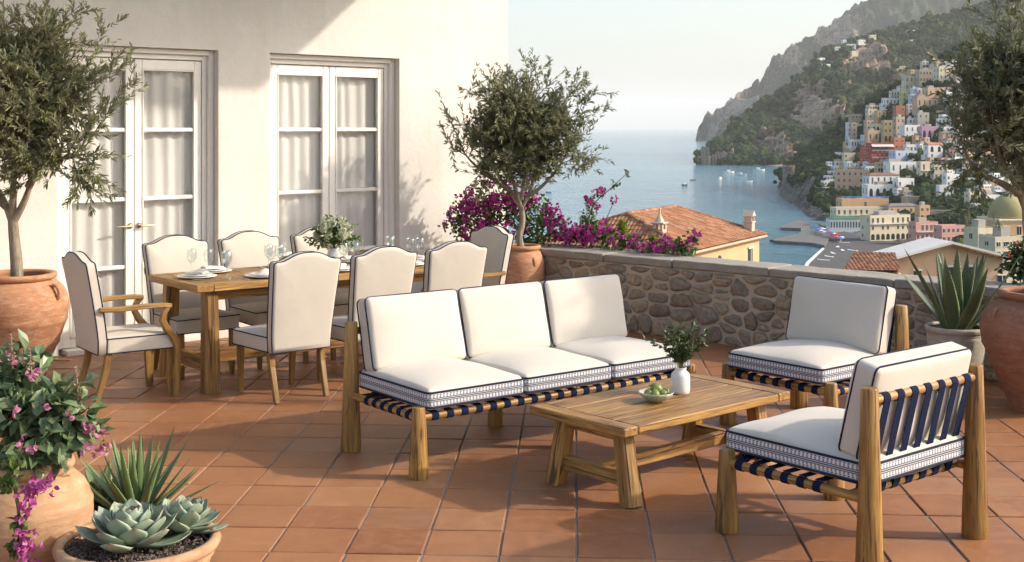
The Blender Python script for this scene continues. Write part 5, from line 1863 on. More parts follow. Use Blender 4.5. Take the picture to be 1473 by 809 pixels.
m_plain('cloth_blue', (.05, .16, .42), .8); m_plain('cloth_red', (.50, .05, .04), .8); m_plain('cloth_white', (.72, .70, .66), .8)
m_terracotta('chimney_render', (.50, .40, .32), (.60, .50, .40))
m_plain('roof_white', (.66, .64, .60), .85, 0, .8, .1)
m_terracotta('dome_tile', (.27, .24, .11), (.38, .32, .16), (.22, .26, .13))

# ------------------------------------------------------------------ sea
def build_sea():
    mb = MB()
    rr = [0, 300, 800, 1500, 3000, 6000, 12000, 25000, 60000]
    n = 72
    V = [(0, 0, SEA)]
    for r in rr[1:]:
        for k in range(n): V.append((r * math.sin(2 * PI * k / n), r * math.cos(2 * PI * k / n), SEA))
    fs = [[0, 1 + (k + 1) % n, 1 + k] for k in range(n)]
    for i in range(len(rr) - 2):
        a = 1 + i * n; b2 = a + n
        for k in range(n): fs.append([a + k, a + (k + 1) % n, b2 + (k + 1) % n, b2 + k])
    mb.add(V, fs)
    tag(mb.build('sea', M['sea']), kind='structure')
build_sea()

# ------------------------------------------------------------------ land
class Land:
    def __init__(s, cols, pw=1.0):
        c = np.array(cols, float)
        s.px, s.bpy, s.bY, s.rpy, s.rY = c.T
        s.pw = pw
    def col(s, px): return [float(np.interp(px, s.px, a)) for a in (s.bpy, s.bY, s.rpy, s.rY)]
    def Y(s, px, py):
        b, bY, r, rY = s.col(px)
        t = min(1, max(0, (b - py) / max(1e-6, b - r)))
        return bY + (rY - bY) * t ** s.pw

def land_mesh(name, L, mat, step, rows, amp, fscale, patches, base_rock, back=(400, .5), kind='structure', shore=.10, rkm=1.1):
    pxs = np.arange(L.px[0], L.px[-1] + .1, step)
    V, G = [], []
    m = rows + 3
    for px in pxs:
        b, bY, r, rY = L.col(px)
        for j in range(m):
            t = min(1.0, j / (rows - 1))
            py = b + (r - b) * t
            Y = bY + (rY - bY) * t ** L.pw
            p = at(px, py, Y)
            rock = base_rock + .35 * fbm(px * .03, py * .05, 3.1, 3)
            for (qx, qy, rx, ry, s) in patches:
                d = ((px - qx) / rx) ** 2 + ((py - qy) / ry) ** 2
                rock += s * max(0, 1 - d) ** .6 if d < 1 else 0
            if t < shore: rock += 1.0 * (1 - t / shore)
            w = min(1, t * 6) * (1 - .8 * t ** 5) * (1 if j < rows else 0)
            k = amp * w
            rk = min(1.0, max(0.0, (rock - .35) * 1.6))
            q = (p[0] / fscale, p[1] / fscale, p[2] / fscale)
            n1 = fbm(q[0], q[1], q[2] * .6, 6); n2 = fbm(q[0] * 2.7 + 9, q[1] * 2.7, q[2] * 1.2, 5)
            p = p + Vector((0, -1, 0)) * k * (n1 * 1.6 + n2 * .6) + Vector((0, 0, 1)) * k * (.35 * n2 + .18 * n1)
            if j < rows: p = p + Vector((0, 0, .15 * amp * min(1, t * 3) * fbm(px * .11, 2.2 + py * .03, 7.7, 5)))
            if rk > 0 and j < rows:
                p = p + Vector((0, -1, .35)) * k * rk * rkm * (fbm(p[0] / (fscale * .22), 4.4, p[2] / (fscale * .9), 5) + .5 * fbm(p[0] / (fscale * .1), 9.4, p[2] / (fscale * .2), 4))
            if j >= rows:
                e = j - rows + 1
                p = at(px, r, rY) + Vector((px - CX, F, 0)).normalized() * back[0] * e * .5 - Vector((0, 0, back[0] * back[1] * e * .35))
            if p[2] < SEA - 1 or j == 0: p[2] = min(p[2], SEA - 1.0)
            V.append(tuple(p)); G.append((rock, px, py))
    nc = len(pxs)
    I, K = np.meshgrid(np.arange(nc - 1), np.arange(m - 1), indexing='ij')
    f = np.stack([I * m + K, (I + 1) * m + K, (I + 1) * m + K + 1, I * m + K + 1], -1).reshape(-1, 4)
    mb = MB(); mb.add(V, f, 0, G)
    o = mb.build(name, M[mat], None, True)
    tag(o, kind=kind)
    return o, np.array(V).reshape(nc, m, 3), pxs, rows

LA = Land([(1119, 270, 1241, 266, 1250), (1124, 282, 1091, 254, 1140), (1134, 291, 1000, 243, 1150), (1146, 298, 939, 236, 1165), (1155, 306, 878, 222, 1180), (1166, 318, 800, 213, 1200), (1180, 326, 755, 203, 1220), (1200, 332, 725, 190, 1240),
           (1222, 338, 697, 170, 1260), (1250, 350, 647, 148, 1260), (1285, 352, 639, 126, 1260), (1300, 352, 639, 113, 1260), (1330, 365, 593, 92, 1260), (1380, 400, 498, 68, 1260), (1473, 412, 472, 38, 1260), (1700, 425, 446, -10, 1260)])
LB = Land([(1003, 237, 2000, 236.4, 2010), (1009, 237, 2000, 222, 2050), (1022, 237, 2000, 217, 2080), (1034, 237.4, 1985, 208, 2120), (1050, 238, 1964, 190, 2250), (1060, 238, 1964, 178, 2300), (1080, 238.3, 1953, 163, 2400), (1104, 238.7, 1940, 146, 2450), (1125, 239, 1930, 132, 2500),
           (1140, 239, 1930, 120, 2530), (1168, 239, 1930, 96, 2600), (1190, 240, 1895, 72, 2650), (1230, 240, 1895, 56, 2700), (1270, 240, 1895, 45, 2760), (1300, 240, 1895, 36, 2800), (1400, 240, 1895, 10, 2850), (1473, 240, 1895, -15, 2900), (1700, 240, 1895, -45, 2950)], 1.15)
LC = Land([(1000, 203, 5400, 202.5, 5410), (1004, 203, 5400, 186, 5560), (1009, 203, 5400, 170, 5600), (1030, 204, 5143, 157, 5650), (1060, 204, 5143, 136, 5700), (1098, 205, 4909, 112, 5750), (1106, 205, 4909, 92, 5760), (1116, 205, 4909, 79, 5780), (1135, 205, 4909, 72, 5800), (1150, 205, 4909, 58, 5820), (1172, 205, 4909, 49, 5850),
           (1200, 205, 4909, 30, 5900), (1240, 205, 4909, 2, 6000), (1290, 205, 4909, -30, 6050), (1400, 205, 4909, -55, 6100), (1700, 205, 4909, -65, 6200)], .9)
rockB = [(1168, 148, 40, 26, 1.5), (1172, 176, 48, 16, 1.3), (1102, 207, 28, 22, 1.5), (1252, 86, 36, 30, 1.4), (1285, 128, 16, 16, .9), (1130, 222, 30, 14, 1.3), (1030, 226, 30, 12, 1.0), (1215, 105, 14, 20, .5), (1330, 10, 40, 9, .7), (1205, 165, 18, 14, .6)]
rockC = [(1060, 160, 60, 40, .6), (1100, 95, 14, 30, .8), (1018, 190, 18, 20, .8), (1200, 45, 40, 22, .6), (1140, 80, 30, 20, .5), (1075, 150, 20, 30, .4)]
rockA = [(1150, 290, 36, 30, 1.8), (1128, 275, 16, 26, 1.6), (1176, 312, 28, 22, 1.6), (1200, 322, 20, 12, .9), (1165, 268, 20, 16, .5)]
_, VB, pxB, rB = land_mesh('cliff_hillside', LB, 'hill_mid', 1.6, 150, 46, 150.0, rockB, .16)
_, VC, pxC, rC = land_mesh('far_mountain', LC, 'hill_far', 2.0, 120, 190, 560.0, rockC, .14, (1500, .5))
_, VA, pxA, rA = land_mesh('village_hillside', LA, 'hill_near', 2.0, 110, 8, 50.0, rockA, .15, (300, .5), rkm=3.0)

def build_near_slope():
    mb = MB()
    V = []
    angs = np.linspace(-40, 62, 70)
    rs = [(2.0, -.62), (3.2, -.75), (6, -3), (20, -8), (60, -13), (110, -19), (180, -27), (300, -43), (420, -59.5), (480, -62)]
    for a in angs:
        d = np.array([math.sin(R(a)), math.cos(R(a))])
        # start just outside the parapet
        den = np.dot(d, WN)
        r0 = np.dot(WP0, WN) / den if den < -.15 else 60
        r0 = min(60, max(10, r0)) if den < -.15 else 60
        for r, z in rs:
            rr = r0 + .30 + r - 2.0
            V.append((d[0] * rr, d[1] * rr, z - (0 if r < 5 else 1.2 * fbm(d[0] * rr * .05, d[1] * rr * .05, 1, 4))))
    n = len(rs)
    I, K = np.meshgrid(np.arange(len(angs) - 1), np.arange(n - 1), indexing='ij')
    f = np.stack([I * n + K, (I + 1) * n + K, (I + 1) * n + K + 1, I * n + K + 1], -1).reshape(-1, 4)
    mb.add(V, f, 0, np.tile([.1, 0, 0], (len(V), 1)))
    tag(mb.build('garden_slope', M['hill_near'], None, True), kind='structure')
build_near_slope()

def sea_pt(px, py, z=0.0):
    Y = F * (CAMH - SEA - z) / (py - HY)
    return np.array([(px - CX) / F * Y, Y])

def slab(name, pix, z, th, mat, label=None, cat=None, kind=None):
    P = [sea_pt(px, py, z) for px, py in pix]
    n = len(P)
    V = [(p[0], p[1], SEA + z) for p in P] + [(p[0], p[1], SEA + z - th) for p in P]
    mb = MB(); mb.add(V, [list(range(n))[::-1], *[[k, (k + 1) % n, n + (k + 1) % n, n + k] for k in range(n)]])
    o = mb.build(name, M[mat]); return tag(o, label, cat, None, kind)
slab('beach', [(1150, 392), (1162, 377), (1184, 357.5), (1176, 350), (1190, 336), (1215, 333), (1255, 345), (1330, 352), (1345, 420), (1200, 430)], .5, 2, 'beach_sand', kind='structure')
slab('surf', [(1150, 394), (1160, 377), (1183, 356.5), (1186, 357.8), (1165, 378), (1156, 394)], .62, .4, 'foam', kind='structure')
slab('jetty', [(1112, 346), (1114, 344), (1160, 333), (1176, 330), (1198, 334), (1186, 353), (1168, 349.5)], 1.6, 4, 'jetty_stone', 'long grey stone jetty running out from the beach', 'jetty')
slab('jetty', [(1123, 327.5), (1124, 325), (1150, 316.5), (1160, 318), (1166, 324), (1152, 328.5)], 1.6, 4, 'jetty_stone', 'short grey stone jetty under the rocks, beyond the long one', 'jetty')

# ------------------------------------------------------------------ houses of the village
def win_mesh(arch, pane, frame_m='pale_frame'):
    mb = MB()
    if arch:
        P = [(-.5, 0)] + [(.5 * -math.cos(PI * k / 8), .62 + .38 * math.sin(PI * k / 8)) for k in range(9)] + [(.5, 0)]
    else:
        P = [(-.5, 0), (-.5, 1), (.5, 1), (.5, 0)]
    n = len(P)
    mb.add([(x, -.04, z) for x, z in P] + [(x, .03, z) for x, z in P], [list(range(n)), *[[k, n + k, n + (k + 1) % n, (k + 1) % n] for k in range(n)]], 0)
    if not arch:
        box(mb, (0, -.05, -.06), (1.2, .12, .09), 0, None, 1); box(mb, (0, -.05, 1.04), (1.14, .10, .08), 0, None, 1)
        box(mb, (0, -.05, .5), (.07, .06, .96), 0, None, 1)
    return mb.mesh('window', [M[pane], M[frame_m]])
WIN = {(a, p): win_mesh(a, p) for a in (False, True) for p in ('dark_pane', 'blue_pane')}
def window(root, x, z, w, h, arch=False, pane='dark_pane', name='window', y=0.0):
    o = bpy.data.objects.new(name, WIN[(arch, pane)])
    C.objects.link(o); o.parent = root
    o.location = (x, y, z); o.scale = (w, 1, h)
    return o

def gable_or_hip(mb, W, D, z, rise, over=.3, hip=True):
    x0, x1, y0, y1 = -W / 2 - over, W / 2 + over, -over, D + over
    k = min(W, D) / 2 if hip else 0
    V = [(x0, y0, z), (x1, y0, z), (x1, y1, z), (x0, y1, z), (x0 + k, (y0 + y1) / 2, z + rise), (x1 - k, (y0 + y1) / 2, z + rise)]
    V += [(x, y, z_ - .18) for x, y, z_ in V[:4]]
    mb.add(V, [[0, 1, 5, 4], [1, 2, 5], [2, 3, 4, 5], [3, 0, 4], [6, 7, 1, 0], [7, 8, 2, 1], [8, 9, 3, 2], [9, 6, 0, 3], [9, 8, 7, 6]])

used_rects = []
def village_house(x0, x1, yt, yb, col, roof, st, nc, label, arch=(), yaw=None, balc=(), pane='dark_pane', Y=None, land=LA, wings=True, group='houses of the hillside village', name='village_house', depth=None, small=False, awn=None, roof2=0):
    pc = (x0 + x1) / 2
    d = (land.Y(pc, yb) if Y is None else Y) - 1.5
    W = (x1 - x0) / F * d; H = (yb - yt) / F * d
    D = depth or max(5.0, min(9.0, W * .5))
    p = at(pc, yb, d)
    if yaw is None: yaw = rng.uniform(-12, 14)
    yaw += 13
    t = thing(name, label, 'house', tuple(p), R(yaw), group)
    foot = 5.0
    hw = H - (0.0 if roof == 'flat' else min(1.6, H * .22))
    mb = MB()
    box(mb, (0, D / 2, (hw - foot) / 2), (W, D, hw + foot), 0)
    if roof == 'flat':
        th = .25
        for (cx_, cy_, sx, sy) in ((0, th / 2, W, th), (0, D - th / 2, W, th), (-W / 2 + th / 2, D / 2, th, D - 2 * th), (W / 2 - th / 2, D / 2, th, D - 2 * th)):
            box(mb, (cx_, cy_, hw + .3), (sx, sy, .6), 0)
    mb.build('wall', M['st_' + col], t)
    mb = MB()
    if roof == 'flat':
        box(mb, (0, D / 2, hw + .03), (W - .52, D - .52, .06), 0)
        if wings and W > 5 and rng.uniform() < .6:       # a stair-head or small upper room
            ww = W * rng.uniform(.25, .45); hx = rng.uniform(-.25, .25) * W
            box(mb, (hx, D * .6, hw + 1.2), (ww, D * .5, 2.4), 0)
        rm = 'village_roof' if not small else 'roof_white'
    else:
        gable_or_hip(mb, W, D, hw, H - hw, .35, roof != 'gable')
        rm = {'brown': 'brown_roof', 'green': 'green_roof', 'slate': 'slate_roof'}.get(roof, 'rooftile')
    mb.build('roof', M[rm], t)
    sh = hw / st
    for s in range(st):
        for c in range(nc):
            x = (c + .5) / nc * W - W / 2
            ww = min(1.25, W / nc * .52)
            if s in arch:
                window(t, x, s * sh + .12, min(2.4, W / nc * .70), sh * .74, True, pane)
            else:
                if rng.uniform() < .08: continue
                tall = (s in balc)
                window(t, x, s * sh + (sh * .12 if tall else sh * .30), ww, sh * (.68 if tall else .46), False, pane)
        for c in range(2 if D > 6.5 else 1):
            for sx in (-1, 1):
                if rng.uniform() < .25: continue
                o = window(t, 0, 0, 1.0, sh * .42, False, pane)
                o.location = (sx * W / 2, D * ((c + .5) / (2 if D > 6.5 else 1)), s * sh + sh * .32); o.rotation_euler = (0, 0, sx * PI / 2)
        if s in balc:
            mb = MB()
            box(mb, (0, -.55, s * sh + .05), (W * .96, 1.1, .14), 0)
            for k in range(int(W * .96 / .9) + 1):
                box(mb, (-W * .48 + .04 + k * .9, -1.05, s * sh + .55), (.08, .06, .86), 0)
            box(mb, (0, -1.05, s * sh + 1.0), (W * .96, .08, .08), 0)
            mb.build('balcony', M['pale_frame'], t)
    if awn:
        mb = MB()
        z = awn[1] * sh
        mb.add([(-W / 2, -.02, z + sh * .9), (W / 2, -.02, z + sh * .9), (W / 2, -2.2, z + sh * .62), (-W / 2, -2.2, z + sh * .62), (-W / 2, -.02, z + sh * .86), (W / 2, -.02, z + sh * .86), (W / 2, -2.2, z + sh * .58), (-W / 2, -2.2, z + sh * .58)],
               [[3, 2, 1, 0], [4, 5, 6, 7], [3, 7, 6, 2], [0, 4, 7, 3], [1, 2, 6, 5]])
        mb.build('awning', M[awn[0]], t)
    used_rects.append((x0, yt, x1, yb))
    return t

VH = village_house
# the seafront
VH(1247, 1315, 311, 345, 'pale yellow', 'flat', 3, 8, 'long pale yellow seafront house with an arcade on the beach promenade', arch=(0,), yaw=6, balc=(2,))
VH(1315, 1352, 321, 347, 'pink', 'flat', 2, 5, 'pink seafront house adjoining the long yellow one', yaw=4, balc=(1,))
VH(1352, 1391, 326, 350, 'pink', 'flat', 2, 5, 'lower pink seafront house with flat roof at the end of the promenade', yaw=4)
VH(1194, 1238, 311, 333, 'white', 'green', 1, 11, 'white glazed restaurant pavilion under a green roof above the beach', yaw=-12, name='restaurant')
VH(1201, 1277, 300, 320, 'cream', 'flat', 2, 9, 'broad cream hotel with balconies below the blue sun terrace', yaw=-4, balc=(0, 1), name='hotel', wings=False)
VH(1209, 1281, 287, 301, 'orange', 'flat', 1, 1, 'orange curved hotel terrace storey topped with blue loungers', yaw=-3, name='hotel', wings=False)
VH(1275, 1328, 293, 310, 'ochre', 'slate', 1, 5, 'ochre building with a broad grey pitched roof beside the hotel', yaw=3)
VH(1322, 1339, 297, 317, 'orange', 'flat', 2, 2, 'narrow orange building next to the grey-roofed one', yaw=2)
# middle rows
VH(1247, 1288, 267, 284, 'white', 'flat', 1, 4, 'white villa fronted by four tall arches', arch=(0,), yaw=-3, awn=None)
VH(1248, 1297, 249, 268, 'white', 'brown', 1, 5, 'white villa under a wide brown hipped roof, above the arched one', yaw=2, balc=(0,))
VH(1290, 1317, 258, 275, 'white', 'flat', 1, 4, 'low white house joined to the brown-roofed villa', yaw=4)
VH(1203, 1250, 246, 274, 'peach', 'flat', 3, 6, 'long peach hotel of three window rows set obliquely by the rocks', yaw=-22, name='hotel')
VH(1278, 1322, 234, 250, 'white', 'flat', 1, 4, 'low white house with a broad terrace under the pale blue-shuttered one', yaw=3)
VH(1286, 1322, 218, 237, 'pale blue', 'flat', 2, 3, 'pale bluish house with bright blue shutters', yaw=4, pane='blue_pane')
VH(1323, 1345, 234, 258, 'pale yellow', 'flat', 2, 2, 'pale yellow house with two big arches at its foot', arch=(0,), yaw=2, balc=(1,))
VH(1343, 1364, 238, 259, 'cream', 'flat', 2, 3, 'cream house beside the double-arched yellow house', yaw=-4)
VH(1334, 1358, 205, 230, 'white', 'gable', 2, 2, 'white gabled house with two arched windows high in its front', arch=(1,), yaw=3)
VH(1252, 1286, 207, 238, 'red', 'flat', 3, 5, 'large deep red house with long balconies over a garden', yaw=-2, balc=(1, 2), awn=('roof_white', 2))
VH(1240, 1253, 212, 236, 'red', 'flat', 3, 2, 'dark red side building of the large red house', yaw=-8)
VH(1285, 1303, 199, 224, 'terracotta', 'flat', 3, 2, 'tower-like terracotta house framed in white, against the red house', yaw=3)
VH(1303, 1320, 209, 222, 'white', 'flat', 1, 3, 'little white house of one storey beside the terracotta tower house', yaw=2)
VH(1300, 1325, 181, 203, 'white', 'flat', 2, 3, 'white house with a dark terrace, next to the pink arcaded house', yaw=2, balc=(0,))
VH(1325, 1350, 183, 202, 'lilac', 'flat', 1, 3, 'lilac-pink house with three arches', arch=(0,), yaw=-3)
VH(1271, 1290, 174, 203, 'ochre', 'flat', 3, 3, 'tall ochre house with arched ground floor', arch=(0,), yaw=-6)
VH(1288, 1303, 169, 200, 'tan', 'flat', 3, 2, 'tall tan house built against the ochre one', yaw=6)
VH(1247, 1266, 189, 206, 'peach', 'flat', 1, 2, 'squat peach house above the red house', yaw=3)
VH(1254, 1272, 179, 192, 'cream', 'flat', 1, 3, 'cream house with an open loggia left of the ochre tower', yaw=-3, arch=(0,))
VH(1246, 1258, 174, 187, 'peach', 'flat', 2, 2, 'little peach house above the squat peach one', yaw=4)
VH(1224, 1244, 202, 213, 'white', 'flat', 1, 5, 'white terraced house with a pergola at the wooded edge of the village', yaw=-5)
VH(1225, 1233, 177, 204, 'tan', 'flat', 4, 1, 'slim tall tan house at the wooded edge', yaw=-6)
VH(1219, 1225.5, 177, 197, 'white', 'flat', 3, 1, 'slim tall white house at the wooded edge', yaw=-6)
VH(1224, 1241, 165, 180, 'tan', 'flat', 2, 3, 'tan house with flat roof topping the wooded edge of the village', yaw=3)
VH(1248, 1263, 158, 178, 'cream', 'flat', 3, 2, 'tall cream house in the upper village below the woods', yaw=2)
VH(1262, 1275, 160, 176, 'ochre', 'flat', 2, 2, 'yellow-ochre house beside the tall cream one', yaw=-3)
VH(1288, 1303, 153, 172, 'terracotta', 'flat', 2, 2, 'brick-red house high in the village', yaw=3)
VH(1214, 1231, 221, 236, 'pale yellow', 'flat', 2, 3, 'small pale yellow house above the white steps at the rocks', yaw=-5)
VH(1273, 1296, 142, 152, 'white', 'flat', 1, 4, 'long low white house at the top under the bare cliff', yaw=2)
VH(1301, 1322, 110, 131, 'pale yellow', 'flat', 2, 3, 'pale yellow house on the skyline spur above the village', yaw=-4)
VH(1322, 1350, 101, 120, 'tan', 'flat', 2, 6, 'long tan building near the top of the village', yaw=-5)
VH(1349, 1377, 97, 116, 'cream', 'flat', 2, 4, 'cream house near the top beside the long tan building', yaw=3)
VH(1333, 1361, 127, 143, 'peach', 'flat', 1, 3, 'broad peach house below the long tan building', yaw=2)
VH(1318, 1350, 140, 157, 'peach', 'flat', 1, 4, 'broad salmon house with a terrace in the upper village', yaw=-3)
VH(1297, 1311, 133, 147, 'lime', 'flat', 2, 2, 'lime-yellow house in the upper village', yaw=3)
VH(1319, 1338, 163, 182, 'grey', 'flat', 2, 2, 'grey stone house with dark openings above the lilac house', yaw=3)
VH(1351, 1372, 268, 287, 'white', 'flat', 2, 4, 'white house with two rows of windows above the garden', yaw=-6)
VH(1360, 1382, 252, 269, 'white', 'flat', 2, 3, 'white stepped house over the garden', yaw=4)
VH(1393, 1415, 278, 296, 'cream', 'flat', 2, 3, 'cream house at the edge of the gardens by the domed church', yaw=4)
VH(1415, 1440, 282, 297, 'white', 'flat', 1, 3, 'white garden house above the domed church', yaw=2)

# the smaller houses that fill the rows between them
COLN = ['white', 'white', 'white', 'white', 'cream', 'cream', 'white', 'peach', 'pale yellow', 'tan', 'pink', 'pale blue', 'ochre', 'grey']
ORD = ['first', 'second', 'third', 'fourth', 'fifth', 'sixth', 'seventh', 'eighth', 'ninth', 'tenth', 'eleventh', 'twelfth', 'thirteenth', 'fourteenth', 'fifteenth', 'sixteenth', 'seventeenth', 'eighteenth', 'nineteenth', 'twentieth']
def left_edge(y): return float(np.interp(y, [95, 112, 130, 150, 178, 215, 240, 262, 275, 300, 330, 350], [1325, 1300, 1290, 1262, 1222, 1214, 1192, 1186, 1250, 1340, 1390, 1395]))
def fill_village():
    rg = np.random.default_rng(5)
    cand = []
    for k in range(14000):
        y = rg.uniform(98, 345); x = rg.uniform(left_edge(y), 1500)
        if 1312 < x < 1396 and 262 < y < 352: continue
        if 1392 < x < 1436 and 298 < y < 345 and rg.uniform() < .8: continue
        w = rg.uniform(7, 18) if x > 1240 else rg.uniform(6, 11); h = rg.uniform(6.5, 12.5)
        r = (x - w / 2, y - h, x + w / 2, y)
        if r[0] < left_edge(y) - 2: continue
        ok = True
        for q in used_rects + [c[0] for c in cand]:
            ox = min(r[2], q[2]) - max(r[0], q[0]); oy = min(r[3], q[3]) - max(r[1], q[1])
            if ox > 0 and oy > 0 and ox * oy > .34 * min((r[2] - r[0]) * (r[3] - r[1]), (q[2] - q[0]) * (q[3] - q[1])): ok = False; break
        if ok: cand.append((r, COLN[rg.integers(len(COLN))]))
        if len(cand) >= 235: break
    rows = {}
    for c in cand: rows.setdefault(int((352 - c[0][3]) // 16), []).append(c)
    for ri, key in enumerate(sorted(rows)):
        for ci, (r, col) in enumerate(sorted(rows[key], key=lambda c: c[0][0])):
            wpx, hpx = r[2] - r[0], r[3] - r[1]
            st = 2 if hpx > 8.5 else 1
            size = 'small' if wpx < 10.5 else ('broad' if wpx > 14.5 else 'plain')
            VH(*(r[0], r[2], r[1], r[3]), col, 'tile' if rg.uniform() < .12 else 'flat', st, max(1, int(wpx / 4.2)), f'{size} {col} house, {ORD[min(ci, 19)]} from the sea in the {ORD[min(ri, 19)]} hillside row up', arch=(0,) if rg.uniform() < .16 else (), balc=(st - 1,) if rg.uniform() < .35 else (), pane='dark_pane', awn=(('cloth_white', 0) if rg.uniform() < .2 else None), roof2=rg.uniform())
fill_village()
# white houses cascading down the rocks at the edge of the village
for k, (x, y) in enumerate(((1207, 240), (1203, 247), (1199, 254), (1194, 261), (1190, 268), (1197, 266), (1182, 283), (1190, 278))):
    VH(x - 5, x + 5, y - 7, y, 'white', 'flat', 1, 2, f'little white stepped house on the rocks, {ORD[k]} one going down to the sea', wings=False)
# scattered white houses on the cliffs far above
for k, (x, y, w) in enumerate(((1190, 97, 11), (1209, 72, 15), (1225, 68, 13), (1240, 62, 11), (1154, 113, 9), (1193, 113, 14), (1160, 122, 13), (1121, 137, 8), (1170, 118, 9), (1316, 62, 14), (1312, 48, 12), (1256, 55, 10), (1270, 72, 12), (1296, 100, 16), (1183, 88, 9), (1285, 104, 13), (1080, 163, 7), (1230, 78, 10), (1217, 62, 9))):
    VH(x - w / 2, x + w / 2, y - 4.2, y, ['white', 'cream'][k % 2 if k > 8 else 0], 'flat', 1, 2, f'{["white", "cream"][k % 2 if k > 8 else 0]} house alone high on the cliffs, {ORD[k]} in order of distance inland' if False else f'tiny {["white", "cream"][k % 2 if k > 8 else 0]} house perched on the cliffs at {["a lone ledge", "a grassy shoulder", "the wooded crest", "a rocky brow", "the upper road", "a terraced strip", "the cliff top", "the seaward spur", "a bushy step", "the high road end", "the high road bend", "the pale crag", "the ravine head", "the village top road", "a steep meadow", "the red crag", "the far point woods", "the bare gully", "the ridge shoulder"][k]}', land=LB, wings=False, group='houses scattered on the cliffs', depth=8)

# stone walls that hold up the terraces
for px0, px1, yt, yb, lab in ((1222, 1262, 242, 250, 'grey retaining wall under a garden terrace beside the long peach hotel'), (1296, 1346, 283, 292, 'long grey retaining wall below the green gardens'), (1338, 1380, 303, 310, 'grey garden retaining wall above the pink seafront houses'),
                              (1270, 1300, 206, 210, 'low stone terrace wall over the garden of the red house'), (1246, 1275, 236, 242, 'stone garden wall at the foot of the large red house')):
    Yw = LA.Y((px0 + px1) / 2, yb) - 4
    p = at((px0 + px1) / 2, yb, Yw)
    t = thing('retaining_wall', lab, 'wall', tuple(p), R(rng.uniform(0, 8)), 'retaining walls on the hillside')
    W, H = (px1 - px0) / F * Yw, (yb - yt) / F * Yw
    mb = MB(); box(mb, (0, .6, H / 2 - 2), (W, 1.2, H + 4), 0); mb.build('masonry', M['ruin_stone'], t)
    mb = MB(); box(mb, (0, .6, H + .1), (W + .3, 1.4, .25), 0); mb.build('coping', M['village_roof'], t)

# ------------------------------------------------------------------ tower, ruined fort, church
def round_tower(px0, px1, yt, yb, Y, label):
    p = at((px0 + px1) / 2, yb, Y); r = (px1 - px0) / 2 / F * Y; H = (yb - yt) / F * Y
    t = thing('watchtower', label, 'tower', tuple(p))
    mb = MB(); lathe(mb, [(r * 1.06, -6), (r * 1.02, H * .3), (r * .97, H * .82), (r * 1.03, H * .84), (r * 1.03, H * .92), (r * .86, H * .92), (r * .86, H * .8), (.0, H * .8)], 28, lump=.02); mb.build('wall', M['ruin_stone'], t, True)
    for k in range(14):
        a = 2 * PI * k / 14
        mb = MB(); box(mb, (r * .945 * math.cos(a), r * .945 * math.sin(a), H * .96), (r * .17, r * .24, H * .08), 0, np.array(Matrix.Rotation(a, 3, 'Z'))); mb.build('merlon', M['ruin_stone'], t)
    for a, z in ((-1.9, .55), (-1.2, .4)):
        o = window(t, r * math.cos(a) * 1.0, H * z, 1.0, 1.8); o.location = (r * 1.0 * math.cos(a), r * 1.0 * math.sin(a), H * z); o.rotation_euler = (0, 0, a + PI / 2)
round_tower(1126, 1143, 238, 257, 1085, 'round grey stone watchtower on the rocks above the sea')
def ruin():
    Y = 1985
    p = at(1022, 236.5, Y)
    t = thing('ruined_fort', 'ruined grey fort and broken sea wall on the far rocky point', 'ruin', tuple(p))
    s = Y / F
    def blk(nm, x0, x1, h, y=0.0, d=8):
        mb = MB(); n = 8
        X = np.linspace(x0 * s, x1 * s, n)
        for i in range(n - 1):
            hh = h * s * (1 + .35 * mnoise.noise(Vector((X[i] * .3, h, 1))))
            box(mb, ((X[i] + X[i + 1]) / 2, y + d / 2 + rng.uniform(-1.5, 1.5), hh / 2 - 2), (X[i + 1] - X[i] + .02, d + .3 * i, hh + 4), .3)
        mb.build(nm, M['ruin_stone'], t)
    blk('tower', -12, -2, 25, 0, 10); blk('wall', -2, 9, 12, 3); blk('wall', 9, 24, 17, 6); blk('wall', 24, 44, 9, 8)
ruin()

def church():
    Y = 300.0
    p = at(1466, 350, Y); s = Y / F
    t = thing('church', 'ochre church with a domed roof of yellow and green tiles', 'church', tuple(p), R(8))
    W = 60 * s
    mb = MB(); box(mb, (0, 5, 10 * s), (W, 10, 44 * s), 0); mb.build('wall', M['st_orange'], t)
    mb = MB(); box(mb, (0, 5, 33 * s), (W + .7, 10.7, .5), .1); box(mb, (0, 5, 30.5 * s), (W + .3, 10.3, .3), .1); mb.build('cornice', M['st_cream'], t)
    mb = MB(); lathe(mb, [(4.6, 33.6 * s), (4.6, 36 * s), (4.75, 36.1 * s), (4.75, 37 * s)], 24, (0, 5, 0)); mb.build('drum', M['st_ochre'], t, True)
    mb = MB(); lathe(mb, [(4.7 * math.cos(a), 37 * s + 5.0 * math.sin(a)) for a in np.linspace(0, PI / 2 - .04, 14)] + [(.0, 37 * s + 5.02)], 32, (0, 5, 0)); mb.build('dome', M['dome_tile'], t, True)
    mb = MB(); lathe(mb, [(.55, 37 * s + 4.9), (.55, 37 * s + 6.1), (.7, 37 * s + 6.2), (.1, 37 * s + 7.2), (0, 37 * s + 7.3)], 12, (0, 5, 0)); mb.build('lantern', M['st_cream'], t, True)
    for x in (-.32, 0, .32): window(t, x * W, 12 * s, 1.1, 2.0)
church()
VH(1404, 1438, 332, 368, 'pale yellow', 'flat', 2, 3, 'pale yellow house with a roof terrace below the domed church', Y=290, yaw=5, group=None)
VH(1428, 1475, 345, 372, 'cream', 'flat', 2, 4, 'cream house in front of the domed church', Y=240, yaw=3, group=None)

